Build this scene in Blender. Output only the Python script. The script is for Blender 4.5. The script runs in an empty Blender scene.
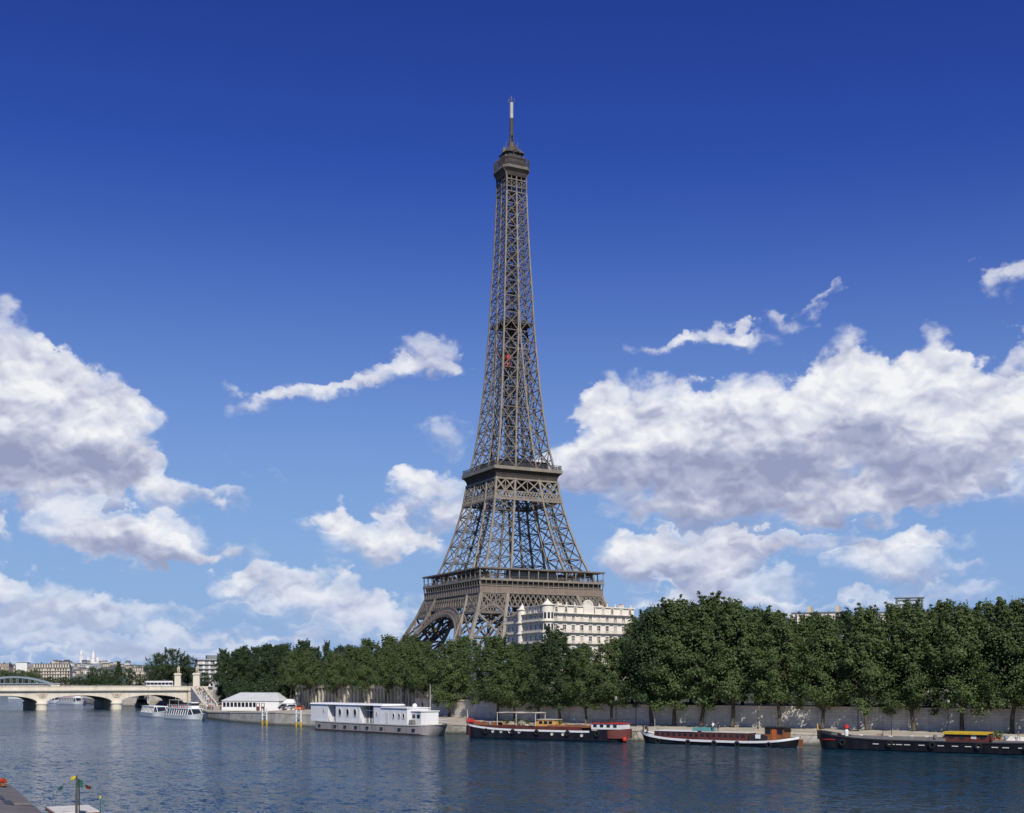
import bpy, bmesh, math, random
from mathutils import Vector, Matrix
R = math.radians
random.seed(7)
S = bpy.context.scene
C = S.collection

# ------------------------------------------------------------------ camera
CAM_Z, FPX, HOR, CX = 11.5, 1240.0, 680.0, 512.0
cam = bpy.data.cameras.new('camera')
cam.sensor_width = 36.0
cam.lens = 36.0 * FPX / 1024.0
cam.shift_y = (HOR - 406.5) / 1024.0
cam.clip_start, cam.clip_end = 0.5, 20000.0
cam_o = bpy.data.objects.new('camera', cam)
C.objects.link(cam_o)
cam_o.location = (0, 0, CAM_Z)
cam_o.rotation_euler = (R(90), 0, 0)
S.camera = cam_o

# ------------------------------------------------------------------ exposure
S.view_settings.view_transform = 'Standard'
S.view_settings.look = 'None'
S.view_settings.gamma = 1.0
S.view_settings.exposure = 0.0
S.view_settings.use_curve_mapping = False
S.cycles.use_denoising = True
S.cycles.max_bounces = 6
S.cycles.diffuse_bounces = 2
S.cycles.glossy_bounces = 3
S.cycles.transparent_max_bounces = 8
S.cycles.sample_clamp_indirect = 4.0

# ------------------------------------------------------------------ sun
SUN_EL = R(43)
sx_, sy_ = 0.22, -0.9755
SUN_DIR = Vector((sx_ * math.cos(SUN_EL), sy_ * math.cos(SUN_EL), math.sin(SUN_EL))).normalized()
sun = bpy.data.lights.new('sun', 'SUN')
sun.energy = 4.6
sun.angle = R(0.53)
sun.color = (1.0, 0.95, 0.87)
sun_o = bpy.data.objects.new('sun', sun)
C.objects.link(sun_o)
sun_o.rotation_euler = SUN_DIR.to_track_quat('Z', 'Y').to_euler()
sun_o.location = (200, -300, 400)

# ------------------------------------------------------------------ node helper
class NT:
    """tiny helper to chain nodes"""
    def __init__(s, tree): s.t = tree
    def new(s, typ, **kw):
        n = s.t.nodes.new(typ)
        for k, v in kw.items(): setattr(n, k, v)
        return n
    def put(s, sock, v):
        if isinstance(v, bpy.types.NodeSocket): s.t.links.new(v, sock)
        else: sock.default_value = v
    def m(s, op, a, b=None, c=None, clamp=False):
        n = s.new('ShaderNodeMath', operation=op); n.use_clamp = clamp
        s.put(n.inputs[0], a)
        if b is not None: s.put(n.inputs[1], b)
        if c is not None: s.put(n.inputs[2], c)
        return n.outputs[0]
    def v(s, op, a, b=None, c=None):
        n = s.new('ShaderNodeVectorMath', operation=op)
        s.put(n.inputs[0], a)
        if b is not None: s.put(n.inputs['Scale'] if op == 'SCALE' else n.inputs[1], b)
        if c is not None: s.put(n.inputs[2], c)
        return n.outputs['Value'] if op in ('DOT_PRODUCT', 'LENGTH', 'DISTANCE') else n.outputs[0]
    def comb(s, x, y, z):
        n = s.new('ShaderNodeCombineXYZ')
        for i, q in enumerate((x, y, z)): s.put(n.inputs[i], q)
        return n.outputs[0]
    def sep(s, a):
        n = s.new('ShaderNodeSeparateXYZ'); s.put(n.inputs[0], a); return n.outputs
    def noise(s, vec, scale, detail=4, rough=0.5, lac=2.0, dist=0.0):
        n = s.new('ShaderNodeTexNoise'); s.put(n.inputs['Vector'], vec)
        n.inputs['Scale'].default_value = scale; n.inputs['Detail'].default_value = detail
        n.inputs['Roughness'].default_value = rough; n.inputs['Lacunarity'].default_value = lac
        n.inputs['Distortion'].default_value = dist
        return n.outputs[0]
    def voro(s, vec, scale, detail=0, rough=0.5, feature='F1'):
        n = s.new('ShaderNodeTexVoronoi'); n.feature = feature; s.put(n.inputs['Vector'], vec)
        n.inputs['Scale'].default_value = scale
        if 'Detail' in n.inputs: n.inputs['Detail'].default_value = detail
        if 'Roughness' in n.inputs: n.inputs['Roughness'].default_value = rough
        return n
    def ramp(s, fac, stops, interp='LINEAR'):
        n = s.new('ShaderNodeValToRGB'); s.put(n.inputs[0], fac); cr = n.color_ramp; cr.interpolation = interp
        while len(cr.elements) < len(stops): cr.elements.new(0.5)
        for e, (p, c) in zip(cr.elements, stops):
            e.position = p; e.color = (*c, 1) if len(c) == 3 else c
        return n.outputs[0]
    def mix(s, f, a, b, mode='MIX'):
        n = s.new('ShaderNodeMix', data_type='RGBA', blend_type=mode)
        s.put(n.inputs[0], f)
        for i, q in ((6, a), (7, b)):
            s.put(n.inputs[i], (*q, 1) if isinstance(q, tuple) and len(q) == 3 else q)
        return n.outputs[2]
    def sstep(s, x, a, b):
        n = s.new('ShaderNodeMapRange', interpolation_type='SMOOTHSTEP')
        s.put(n.inputs[0], x); s.put(n.inputs[1], a); s.put(n.inputs[2], b)
        return n.outputs[0]

# ------------------------------------------------------------------ world: Nishita sky with cumulus
W = bpy.data.worlds.new('World')
S.world = W
W.use_nodes = True
W.cycles.sampling_method = 'MANUAL'
W.cycles.sample_map_resolution = 256
W.node_tree.nodes.clear()
w = NT(W.node_tree)
sky = w.new('ShaderNodeTexSky', sky_type='NISHITA')
sky.sun_disc = False
sky.sun_elevation = SUN_EL
sky.sun_rotation = math.atan2(sx_, sy_)
sky.altitude = 60
sky.air_density = 1.0
sky.dust_density = 0.25
sky.ozone_density = 3.0
STRENGTH = 0.10
dirv = w.new('ShaderNodeTexCoord').outputs['Generated']
d = w.sep(dirv)
# slide-film grade of the sky colour, channel by channel (deep ultramarine overhead, pale blue low down)
sk = w.new('ShaderNodeSeparateColor'); w.put(sk.inputs[0], sky.outputs[0])
def chan(o, gain, gam):
    return w.m('MULTIPLY', w.m('POWER', w.m('MULTIPLY', w.m('MAXIMUM', o, 0.001), STRENGTH), gam), gain / STRENGTH)
skg = w.new('ShaderNodeCombineColor')
for i_, (ga, gm) in enumerate(((0.50, 1.42), (0.72, 1.50), (0.84, 0.86))):
    w.put(skg.inputs[i_], chan(sk.outputs[i_], ga, gm))
low = w.sstep(d[2], 0.40, -0.02)
skyc = w.mix(w.m('MULTIPLY', low, 0.9), skg.outputs[0], (2.75, 4.1, 7.1))
skyc = w.mix(w.m('MULTIPLY', w.sstep(d[2], 0.36, 0.52), 0.34), skyc, (0.1, 0.35, 1.9))
az = w.m('ARCTAN2', d[0], d[1])
el = w.m('ARCSINE', d[2])
P = w.comb(az, el, 0.0)

def pix(px, py):
    a = math.atan((px - CX) / FPX)
    return a, math.atan((HOR - py) / math.hypot(FPX, px - CX))
#        px   py   rx  ry  weight
CL = [(-15,358,66,54,1.0),(32,378,44,36,.9),(70,400,55,42,1.0),(100,440,62,48,1.0),(15,425,110,62,1.0),(-50,440,90,80,1.0),(125,468,46,28,.9),
      (172,490,36,25,.95),(222,498,30,11,.62),(40,484,80,22,.6),
      (85,528,62,34,1.0),(150,538,74,30,1.0),(110,556,70,20,.8),(180,553,44,13,.9),(228,556,42,18,.42),(-8,535,20,24,.8),
      (20,598,60,24,.85),(75,612,40,14,.55),(150,611,72,17,.85),(-5,580,40,18,.5),(215,632,70,12,.5),(60,640,120,18,.62),(150,645,140,15,.6),(330,632,90,14,.55),(250,658,170,12,.62),(60,662,130,10,.6),(395,610,50,18,.7),(560,640,60,16,.5),(30,622,70,16,.6),
      (285,578,56,26,1.0),(228,586,40,18,.75),(340,598,56,20,.95),(300,610,90,16,.7),(382,622,46,16,.7),(295,642,66,10,.5),(395,640,30,10,.4),
      (258,401,40,13,.68),(290,394,30,9,.5),(322,388,46,14,.72),(355,380,34,10,.55),(385,373,44,16,.8),(425,354,36,24,.78),(452,364,30,11,.5),
      (446,446,36,30,.55),(318,490,46,8,.42),(236,455,20,11,.4),(282,477,30,7,.4),
      (430,500,50,32,1.0),(372,536,62,28,1.0),(338,514,24,15,.75),(420,550,64,20,.75),(400,480,36,12,.5),
      (640,402,52,38,1.0),(598,422,36,30,1.0),(590,462,52,50,1.0),(690,434,66,38,1.0),(765,412,66,42,1.0),(844,376,36,48,1.0),
      (928,366,44,40,1.0),(965,392,54,38,.95),(900,412,110,52,1.0),(800,446,165,54,1.0),(690,468,130,52,1.0),
      (785,506,165,27,1.0),(880,492,110,28,.9),(945,442,95,46,1.0),(1040,430,85,55,1.0),
      (690,556,78,32,1.0),(636,560,54,28,.95),(740,585,70,20,.85),(668,592,70,16,.6),(892,566,58,26,.9),(835,545,100,15,.7),(930,536,50,12,.5),
      (972,565,22,11,.6),(800,604,90,12,.6),(700,605,100,16,.7),(960,590,70,14,.55),(740,548,60,20,.7),(890,598,60,10,.55),(1000,500,60,20,.4),
      (1022,352,18,26,.9),(1004,279,28,18,.85),
      (664,341,36,12,.75),(710,332,40,12,.7),(752,337,40,12,.68),(790,316,28,9,.58),(824,302,16,6,.5)]
# ragged outlines: the placement itself is bent by noise
rag = w.new('ShaderNodeTexNoise', noise_dimensions='2D'); w.put(rag.inputs['Vector'], w.comb(az, w.m('MULTIPLY', el, 1.3), 0)); rag.inputs['Scale'].default_value = 26; rag.inputs['Detail'].default_value = 5; rag.inputs['Roughness'].default_value = 0.55
rg = w.sep(w.v('MULTIPLY_ADD', rag.outputs['Color'], (.07, .05, 0), (-.035, -.025, 0)))
azr, elr = w.m('ADD', az, rg[0]), w.m('ADD', el, rg[1])
AZ3, EL3 = w.comb(azr, azr, azr), w.comb(elr, elr, elr)
def blobs(items, grow, seed, sharp=False):
    """sum of soft ellipses, three at a time in the lanes of a vector; also sum(f * local height)"""
    acc = hgt = shp = None
    a3, e3 = AZ3, EL3
    if seed is not None:
        a3 = w.v('MULTIPLY_ADD', seed, (1e-9,) * 3, AZ3); e3 = w.v('MULTIPLY_ADD', seed, (1e-9,) * 3, EL3)
    items = list(items)
    while len(items) % 3: items.append((5000, -3000, 10, 10, 0.0))
    for k in range(0, len(items), 3):
        if k and k % 12 == 0:      # a false dependency keeps the shader stack short
            a3 = w.v('MULTIPLY_ADD', acc, (1e-9,) * 3, AZ3); e3 = w.v('MULTIPLY_ADD', acc, (1e-9,) * 3, EL3)
        tri = items[k:k + 3]
        ae = [pix(t[0], t[1]) for t in tri]
        s1 = [FPX / (t[2] * grow) for t in tri]; s2 = [FPX / (t[3] * grow) for t in tri]
        wt = tuple(t[4] for t in tri)
        dx = w.v('MULTIPLY_ADD', a3, tuple(s1), tuple(-p[0] * q for p, q in zip(ae, s1)))
        dy = w.v('MULTIPLY_ADD', e3, tuple(s2), tuple(-p[1] * q for p, q in zip(ae, s2)))
        r2 = w.v('MULTIPLY_ADD', dx, dx, w.v('MULTIPLY', dy, dy))
        f = w.v('MAXIMUM', w.v('MULTIPLY_ADD', r2, tuple(-q for q in wt), wt), (0, 0, 0))
        acc = f if acc is None else w.v('ADD', acc, f)
        if sharp:
            f2 = w.v('MULTIPLY', f, f); f4 = w.v('MULTIPLY', f2, f2)
            h = w.v('MULTIPLY', f4, dy)
            hgt = h if hgt is None else w.v('ADD', hgt, h)
            shp = f4 if shp is None else w.v('ADD', shp, f4)
    return acc, hgt, shp
acc, hgt, shp = blobs(CL, 1.12, None, True)
A0 = w.v('DOT_PRODUCT', acc, (1, 1, 1)); A1 = w.v('DOT_PRODUCT', hgt, (1, 1, 1)); A2 = w.v('DOT_PRODUCT', shp, (1, 1, 1))
mass = w.m('SUBTRACT', 1.0, w.m('EXPONENT', w.m('MULTIPLY', A0, -1.9)))    # 0..1, saturating
vert = w.m('DIVIDE', A1, w.m('MAXIMUM', A2, 0.002))                        # -1 base .. 1 top
# shaded bellies of the big cumulus
SH = [(800,478,190,52,.9),(700,500,130,45,.7),(640,478,60,30,.5),(900,470,90,24,.4),(770,540,110,26,.9),(690,588,80,16,.5),(895,588,60,12,.5),
      (35,468,110,28,.9),(130,462,50,22,.6),(30,408,80,20,.5),(110,562,90,20,.8),(25,612,80,12,.5),(140,624,90,12,.5),(300,612,80,12,.4),(90,650,160,12,.4),
      (395,555,60,14,.4),(440,520,40,12,.4),(860,420,50,20,.3)]
shd = w.v('DOT_PRODUCT', blobs(SH, 1.3, acc)[0], (1, 1, 1))
# cloud noise: billows (voronoi) carried on fbm, squeezed towards the horizon
pc = w.comb(az, w.m('MULTIPLY', el, 1.35), 0.0)
warp = w.new('ShaderNodeTexNoise', noise_dimensions='2D'); w.put(warp.inputs['Vector'], pc); warp.inputs['Scale'].default_value = 30; warp.inputs['Detail'].default_value = 3
pw = w.v('MULTIPLY_ADD', warp.outputs['Color'], (0.020, 0.020, 0.0), pc)
def dens(vec, det):
    n = w.new('ShaderNodeTexNoise', noise_dimensions='2D'); w.put(n.inputs['Vector'], vec)
    n.inputs['Scale'].default_value = 12; n.inputs['Detail'].default_value = det; n.inputs['Roughness'].default_value = 0.62
    v = w.new('ShaderNodeTexVoronoi', voronoi_dimensions='2D'); w.put(v.inputs['Vector'], vec)
    v.feature = 'F1'
    v.inputs['Scale'].default_value = 17; v.inputs['Detail'].default_value = 2.6; v.inputs['Roughness'].default_value = 0.5
    return w.m('ADD', w.m('MULTIPLY', w.m('SUBTRACT', n.outputs[0], 0.5), 1.2), w.m('MULTIPLY', w.m('SUBTRACT', 0.42, v.outputs['Distance']), 0.62))
n0 = dens(pw, 8)
off = w.v('ADD', pw, (0.003, 0.0165, 0.0))                                      # towards the sun
n1 = dens(off, 5)
D = w.m('MULTIPLY_ADD', n0, 0.72, w.m('SUBTRACT', w.m('MULTIPLY', mass, 1.27), 0.43))
soft = w.m('MULTIPLY_ADD', w.sstep(vert, 0.35, -0.35), 0.30, 0.13)                # crisp heads, ragged bases
soft = w.m('MULTIPLY_ADD', w.sstep(A0, 1.3, 0.45), 0.24, soft)                   # thin clouds fade out
alpha = w.m('MULTIPLY', w.sstep(D, -0.02, soft), w.m('MULTIPLY', w.sstep(A0, 0.03, 0.22), w.m('MULTIPLY_ADD', w.sstep(A0, 0.25, 1.25), 0.62, 0.38)))
# soft veil round the dense part
veil = w.m('MULTIPLY', w.m('MULTIPLY', w.sstep(w.m('MULTIPLY_ADD', n0, 0.9, D), -0.28, 0.3), 0.16), w.sstep(A0, 0.03, 0.3))
front = w.m('GREATER_THAN', d[1], 0.0)
up = w.sstep(el, -0.002, 0.012)
# far clouds that no one placed (behind the camera), for the reflections and the light
al = w.m('MULTIPLY', w.m('MAXIMUM', alpha, veil), up)
def puff(vec):
    v = w.new('ShaderNodeTexVoronoi', voronoi_dimensions='2D'); w.put(v.inputs['Vector'], vec); v.inputs['Scale'].default_value = 52; v.inputs['Detail'].default_value = 1.5; v.inputs['Roughness'].default_value = 0.5
    return v.outputs['Distance']
fine_ = w.m('SUBTRACT', puff(w.v('ADD', pw, (0.001, 0.0055, 0.0))), puff(pw))
relief = w.m('ADD', w.m('SUBTRACT', n0, n1), w.m('MULTIPLY', fine_, 0.34))
lit0 = w.m('MULTIPLY_ADD', relief, 0.78, 0.62)
lit1 = w.m('MULTIPLY_ADD', vert, 0.40, lit0)
thick = w.sstep(D, 0.12, 0.62)
lit = w.m('SUBTRACT', lit1, w.m('MULTIPLY', w.m('MULTIPLY', w.m('MINIMUM', shd, 1.1), thick), 0.38), clamp=True)
ccol = w.ramp(lit, [(0.0, (3.0, 3.4, 5.1)), (0.32, (4.5, 4.85, 6.4)), (0.58, (6.7, 6.95, 8.0)), (0.88, (9.0, 9.05, 9.3))])
far_ = w.sstep(el, 0.125, 0.0)                                                 # low clouds are far: veiled by air
ccol = w.mix(w.m('MULTIPLY', far_, 0.62), ccol, (4.9, 5.9, 8.0))
out = w.mix(al, skyc, ccol)
bg = w.new('ShaderNodeBackground'); w.put(bg.inputs[0], out); bg.inputs[1].default_value = STRENGTH
wo = w.new('ShaderNodeOutputWorld'); w.t.links.new(bg.outputs[0], wo.inputs[0])

# ------------------------------------------------------------------ mesh helpers
class MB:
    """collects shapes and links them as ONE mesh object"""
    def __init__(s): s.v = []; s.f = []; s.mi = []; s.uv = {}; s.cur = 0
    def face(s, idx, uv=None):
        s.f.append(idx); s.mi.append(s.cur)
        if uv: s.uv[len(s.f) - 1] = uv
    def poly(s, pts, uv=None):
        b = len(s.v); s.v += [tuple(p) for p in pts]; s.face(tuple(range(b, b + len(pts))), uv)
    def hexa(s, p):
        """8 points: bottom 4 ccw, top 4 ccw"""
        b = len(s.v); s.v += [tuple(q) for q in p]
        for q in ((3, 2, 1, 0), (4, 5, 6, 7), (0, 1, 5, 4), (1, 2, 6, 5), (2, 3, 7, 6), (3, 0, 4, 7)):
            s.face(tuple(b + i for i in q))
    def box(s, c, size, rz=0.0, taper=1.0):
        x, y, z = size[0] / 2, size[1] / 2, size[2] / 2
        cs, sn = math.cos(rz), math.sin(rz)
        pts = []
        for zz, t in ((-z, 1), (z, taper)):
            for xx, yy in ((-x, -y), (x, -y), (x, y), (-x, y)):
                xx *= t; yy *= t
                pts.append((c[0] + xx * cs - yy * sn, c[1] + xx * sn + yy * cs, c[2] + zz))
        s.hexa(pts)
    def bar(s, p, q, w, h=None, up=(0, 0, 1), cap=False):
        p, q = Vector(p), Vector(q); d = q - p
        if d.length < 1e-6: return
        d.normalize(); u = Vector(up)
        if abs(d.dot(u)) > 0.97: u = Vector((0.6, 0.8, 0.0))
        a = d.cross(u).normalized() * (w / 2); b_ = a.cross(d).normalized() * ((h or w) / 2)
        b = len(s.v)
        for c in (p, q):
            for e in (-a - b_, a - b_, a + b_, -a + b_): s.v.append(tuple(c + e))
        for i in range(4): s.face((b + i, b + (i + 1) % 4, b + 4 + (i + 1) % 4, b + 4 + i))
        if cap: s.face((b + 3, b + 2, b + 1, b)); s.face((b + 4, b + 5, b + 6, b + 7))
    def tube(s, pts, rads, n=8, cap=True):
        pts = [Vector(p) for p in pts]
        if not isinstance(rads, (list, tuple)): rads = [rads] * len(pts)
        b0 = len(s.v)
        for i, p in enumerate(pts):
            d = (pts[min(i + 1, len(pts) - 1)] - pts[max(i - 1, 0)]).normalized()
            u = Vector((0, 0, 1)) if abs(d.z) < 0.9 else Vector((1, 0, 0))
            a = d.cross(u).normalized(); b_ = a.cross(d)
            for k in range(n):
                t = 2 * math.pi * k / n
                s.v.append(tuple(p + (a * math.cos(t) + b_ * math.sin(t)) * rads[i]))
        for i in range(len(pts) - 1):
            for k in range(n):
                s.face((b0 + i * n + k, b0 + i * n + (k + 1) % n, b0 + (i + 1) * n + (k + 1) % n, b0 + (i + 1) * n + k))
        if cap:
            s.face(tuple(b0 + k for k in reversed(range(n)))); s.face(tuple(b0 + (len(pts) - 1) * n + k for k in range(n)))
    def lathe(s, c, prof, n=16, sq=(1, 1)):
        b0 = len(s.v)
        for r, z in prof:
            for k in range(n):
                t = 2 * math.pi * k / n
                s.v.append((c[0] + r * math.cos(t) * sq[0], c[1] + r * math.sin(t) * sq[1], c[2] + z))
        for i in range(len(prof) - 1):
            for k in range(n):
                s.face((b0 + i * n + k, b0 + i * n + (k + 1) % n, b0 + (i + 1) * n + (k + 1) % n, b0 + (i + 1) * n + k))
        s.face(tuple(b0 + k for k in reversed(range(n)))); s.face(tuple(b0 + (len(prof) - 1) * n + k for k in range(n)))
    def prism(s, outline, z0, z1):
        n = len(outline); b = len(s.v)
        s.v += [(x, y, z0) for x, y in outline] + [(x, y, z1) for x, y in outline]
        s.face(tuple(reversed(range(b, b + n)))); s.face(tuple(range(b + n, b + 2 * n)))
        for i in range(n): s.face((b + i, b + (i + 1) % n, b + n + (i + 1) % n, b + n + i))
    def build(s, name, mats, parent=None, smooth=False, loc=None, rz=None):
        me = bpy.data.meshes.new(name)
        me.from_pydata(s.v, [], s.f)
        for m_ in (mats if isinstance(mats, (list, tuple)) else [mats]): me.materials.append(m_)
        if any(s.mi): me.polygons.foreach_set('material_index', s.mi)
        if smooth: me.polygons.foreach_set('use_smooth', [True] * len(s.f))
        if s.uv:
            ul = me.uv_layers.new(name='UVMap')
            for fi, uvs in s.uv.items():
                for li, q in zip(me.polygons[fi].loop_indices, uvs): ul.data[li].uv = q
        me.update()
        o = bpy.data.objects.new(name, me); C.objects.link(o)
        if parent is not None: o.parent = parent
        if loc is not None: o.location = loc
        if rz is not None: o.rotation_euler = (0, 0, rz)
        return o

def tag(o, label=None, cat=None, group=None, kind=None):
    if label: o['label'] = label
    if cat: o['category'] = cat
    if group: o['group'] = group
    if kind: o['kind'] = kind
    return o
def thing(name, label, cat, loc=(0, 0, 0), rz=0.0, group=None):
    o = bpy.data.objects.new(name, None); C.objects.link(o)
    o.location = loc; o.rotation_euler = (0, 0, rz); o.empty_display_size = 0.5
    return tag(o, label, cat, group)
def copy_tree(o, parent=None):
    c = o.copy(); C.objects.link(c)
    c.parent = parent
    for ch in [q for q in bpy.data.objects if q.parent == o]: copy_tree(ch, c)
    return c
def X(px, d): return (px - CX) / FPX * d           # sideways metres at depth d
def Z(py, d): return CAM_Z - (py - HOR) / FPX * d  # height at depth d

# ------------------------------------------------------------------ materials
def mat(name, col, rough=0.6, var=0.14, scale=0.6, bump=0.0, bscale=3.0, metal=0.0, detail=5, streak=False, spec=0.4, dirt=None, dirt_amt=0.5):
    m = bpy.data.materials.new(name); m.use_nodes = True
    t = NT(m.node_tree); b = m.node_tree.nodes['Principled BSDF']
    tc = t.new('ShaderNodeTexCoord').outputs['Object']
    vec = t.v('MULTIPLY', tc, (1, 1, 0.18)) if streak else tc
    n = t.noise(vec, scale, detail, 0.6)
    lo = tuple(max(0, c * (1 - 1.6 * var)) for c in col); hi = tuple(min(1, c * (1 + 1.6 * var)) for c in col)
    cc = t.ramp(n, [(0.28, lo), (0.72, hi)])
    if dirt:
        n2 = t.noise(vec, scale * 2.7, 6, 0.65)
        cc = t.mix(t.m('MULTIPLY', t.sstep(n2, 0.5, 0.72), dirt_amt), cc, dirt)
    t.put(b.inputs['Base Color'], cc)
    b.inputs['Roughness'].default_value = rough; b.inputs['Metallic'].default_value = metal
    b.inputs['Specular IOR Level'].default_value = spec
    if bump:
        bp = t.new('ShaderNodeBump'); bp.inputs['Strength'].default_value = bump
        t.put(bp.inputs['Height'], t.noise(tc, bscale, 5, 0.6)); t.put(b.inputs['Normal'], bp.outputs[0])
    return m

M = {}
M['iron'] = mat('tower_iron_paint', (0.160, 0.137, 0.112), 0.55, 0.18, 0.25)
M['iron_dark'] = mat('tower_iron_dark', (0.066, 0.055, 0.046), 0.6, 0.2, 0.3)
M['iron_light'] = mat('tower_iron_pale', (0.245, 0.21, 0.165), 0.55, 0.15, 0.3)
M['glass_dark'] = mat('dark_glass', (0.02, 0.026, 0.035), 0.08, 0.3, 0.4, spec=0.6)
M['white_paint'] = mat('white_paint', (0.78, 0.78, 0.76), 0.5, 0.05, 0.7, dirt=(0.45, 0.42, 0.37), dirt_amt=0.35)
M['foot'] = mat('footing_stone', (0.4, 0.37, 0.31), 0.8)
M['mast_white'] = mat('mast_white', (0.45, 0.44, 0.41), 0.6)
M['red_paint'] = mat('red_paint', (0.55, 0.035, 0.02), 0.45, 0.15, 1.0)
M['dark_metal'] = mat('dark_metal', (0.03, 0.03, 0.033), 0.5, 0.2, 1.0)

# ------------------------------------------------------------------ the iron lattice tower
TG, TD = 8.2, 674.0
tower = thing('lattice_tower', 'towering brown iron lattice tower with three platforms and a mast', 'tower', (X(511.5, TD), TD, TG), R(27.0))
OUT = [(0, 62.5), (12, 54.6), (25, 45.9), (36, 40.0), (43.5, 36.7), (47.6, 35.5), (57, 32.0), (62, 30.0), (70, 27.1), (85, 22.8), (100, 19.5), (113, 17.8),
       (120, 16.3), (130, 14.6), (144, 12.9), (160, 11.4), (175, 10.25), (195, 9.0), (210, 8.4), (230, 7.35), (250, 6.5), (264, 6.05), (277, 5.7)]
INN = [(0, 37.5), (12, 33.0), (25, 28.0), (36, 24.0), (43.5, 21.4), (47.6, 20.2), (57, 16.8), (62, 15.2), (70, 13.4), (85, 10.6), (100, 8.2), (113, 6.7),
       (120, 5.6), (130, 4.8), (144, 3.6), (160, 2.5), (175, 1.5), (195, 0.35), (277, 0.3)]
def interp(tab, h):
    if h <= tab[0][0]: return tab[0][1]
    for (a, x), (b, y) in zip(tab, tab[1:]):
        if h <= b: return x + (y - x) * (h - a) / (b - a)
    return tab[-1][1]
def ou(h): return interp(OUT, h)
def inn(h): return interp(INN, h)

def plate(m, c, r, nrm):
    """small square gusset plate where braces cross"""
    n = Vector(nrm).normalized(); u = Vector((0, 0, 1)); a = n.cross(u).normalized()
    m.bar(Vector(c) - u * r, Vector(c) + u * r, 2 * r, 0.16, up=tuple(n), cap=True)

def leg_section(sx, sy, levels, ch, br, sub=True):
    m = MB()
    def col(h):
        o, i = ou(h), inn(h)
        return [Vector((sx * a, sy * b, h)) for a, b in ((o, o), (i, o), (i, i), (o, i))]
    nrm = [(0, sy, 0), (-sx, 0, 0), (0, -sy, 0), (sx, 0, 0)]
    for h0, h1 in zip(levels, levels[1:]):
        a, b = col(h0), col(h1)
        for k in range(4):
            j = (k + 1) % 4
            m.cur = 1; m.bar(a[k], b[k], ch, up=nrm[k]); m.cur = 0
            m.bar(a[k], a[j], br, br * 0.9)
            m.bar(a[k], b[j], br, br * 0.7, up=nrm[k]); m.bar(a[j], b[k], br, br * 0.7, up=nrm[k])
            c = (a[k] + a[j] + b[k] + b[j]) / 4
            plate(m, c + Vector(nrm[k]) * 0.1, br * 1.25, nrm[k])
            if sub:
                ma, mb_ = (a[k] + a[j]) / 2, (b[k] + b[j]) / 2
                l_, r_ = (a[k] + b[k]) / 2, (a[j] + b[j]) / 2
                t = br * 0.42
                m.bar(l_, r_, t); m.bar(ma, l_, t); m.bar(ma, r_, t); m.bar(mb_, l_, t); m.bar(mb_, r_, t)
        # inside: floor diagonals, lift rails and stair flights
        m.bar(a[0], a[2], br * 0.6); m.bar(a[1], a[3], br * 0.6)
        ca, cb = sum(a, Vector()) / 4, sum(b, Vector()) / 4
        for e in (0.18, -0.18):
            ea = (a[1] - a[3]) * e; eb = (b[1] - b[3]) * e
            m.bar(ca + ea, cb + eb, br * 0.75)
        m.bar(ca + (a[0] - a[2]) * 0.2, cb - (b[0] - b[2]) * 0.2, br * 0.5)
        m.bar((a[0] + a[1]) / 2, (b[2] + b[3]) / 2, br * 0.4); m.bar((a[2] + a[3]) / 2, (b[0] + b[1]) / 2, br * 0.4)
    top = col(levels[-1])
    for k in range(4): m.bar(top[k], top[(k + 1) % 4], br)
    return m
for sx in (-1, 1):
    for sy in (-1, 1):
        lg = leg_section(sx, sy, [0, 12.2, 24.6, 37.3, 47.2], 1.6, 0.95, False).build('leg', [M['iron'], M['iron_light']], tower)
        for a in (ou(0), inn(0)):
            for b in (ou(0), inn(0)):
                p = MB(); p.box((sx * a, sy * b, 0.3), (6, 6, 4), 0, 0.75); p.build('footing', M['foot'], lg)
        leg_section(sx, sy, [47.2, 58, 67.5, 76.5, 84.8, 92.4, 99, 109.6], 0.95, 0.43, False).build('upper_leg', [M['iron'], M['iron_light']], tower)

def fpt(k, u, h, y=None, push=0.0):
    """point on face k (0 = -y, turned by quarter turns): u sideways, height h, on the sloped outer face"""
    q = (ou(h) if y is None else y) + push
    x, yy = u, -q
    for _ in range(k): x, yy = -yy, x
    return Vector((x, yy, h))
def fn(k):
    x, y = 0, -1
    for _ in range(k): x, y = -y, x
    return (x, y, 0)
def lattice(m, k, u0a, u1a, h0, u0b, u1b, h1, n, t, push=0.0, y0=None, y1=None):
    """diamond lattice strip between (u0a..u1a at h0) and (u0b..u1b at h1)"""
    def pt(s, top):
        return fpt(k, (u0b + (u1b - u0b) * s) if top else (u0a + (u1a - u0a) * s), h1 if top else h0, y1 if top else y0, push)
    for i in range(n):
        s0, s1 = i / n, (i + 1) / n
        m.bar(pt(s0, 0), pt(s1, 1), t, t * 0.5, up=fn(k)); m.bar(pt(s1, 0), pt(s0, 1), t, t * 0.5, up=fn(k))

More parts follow.
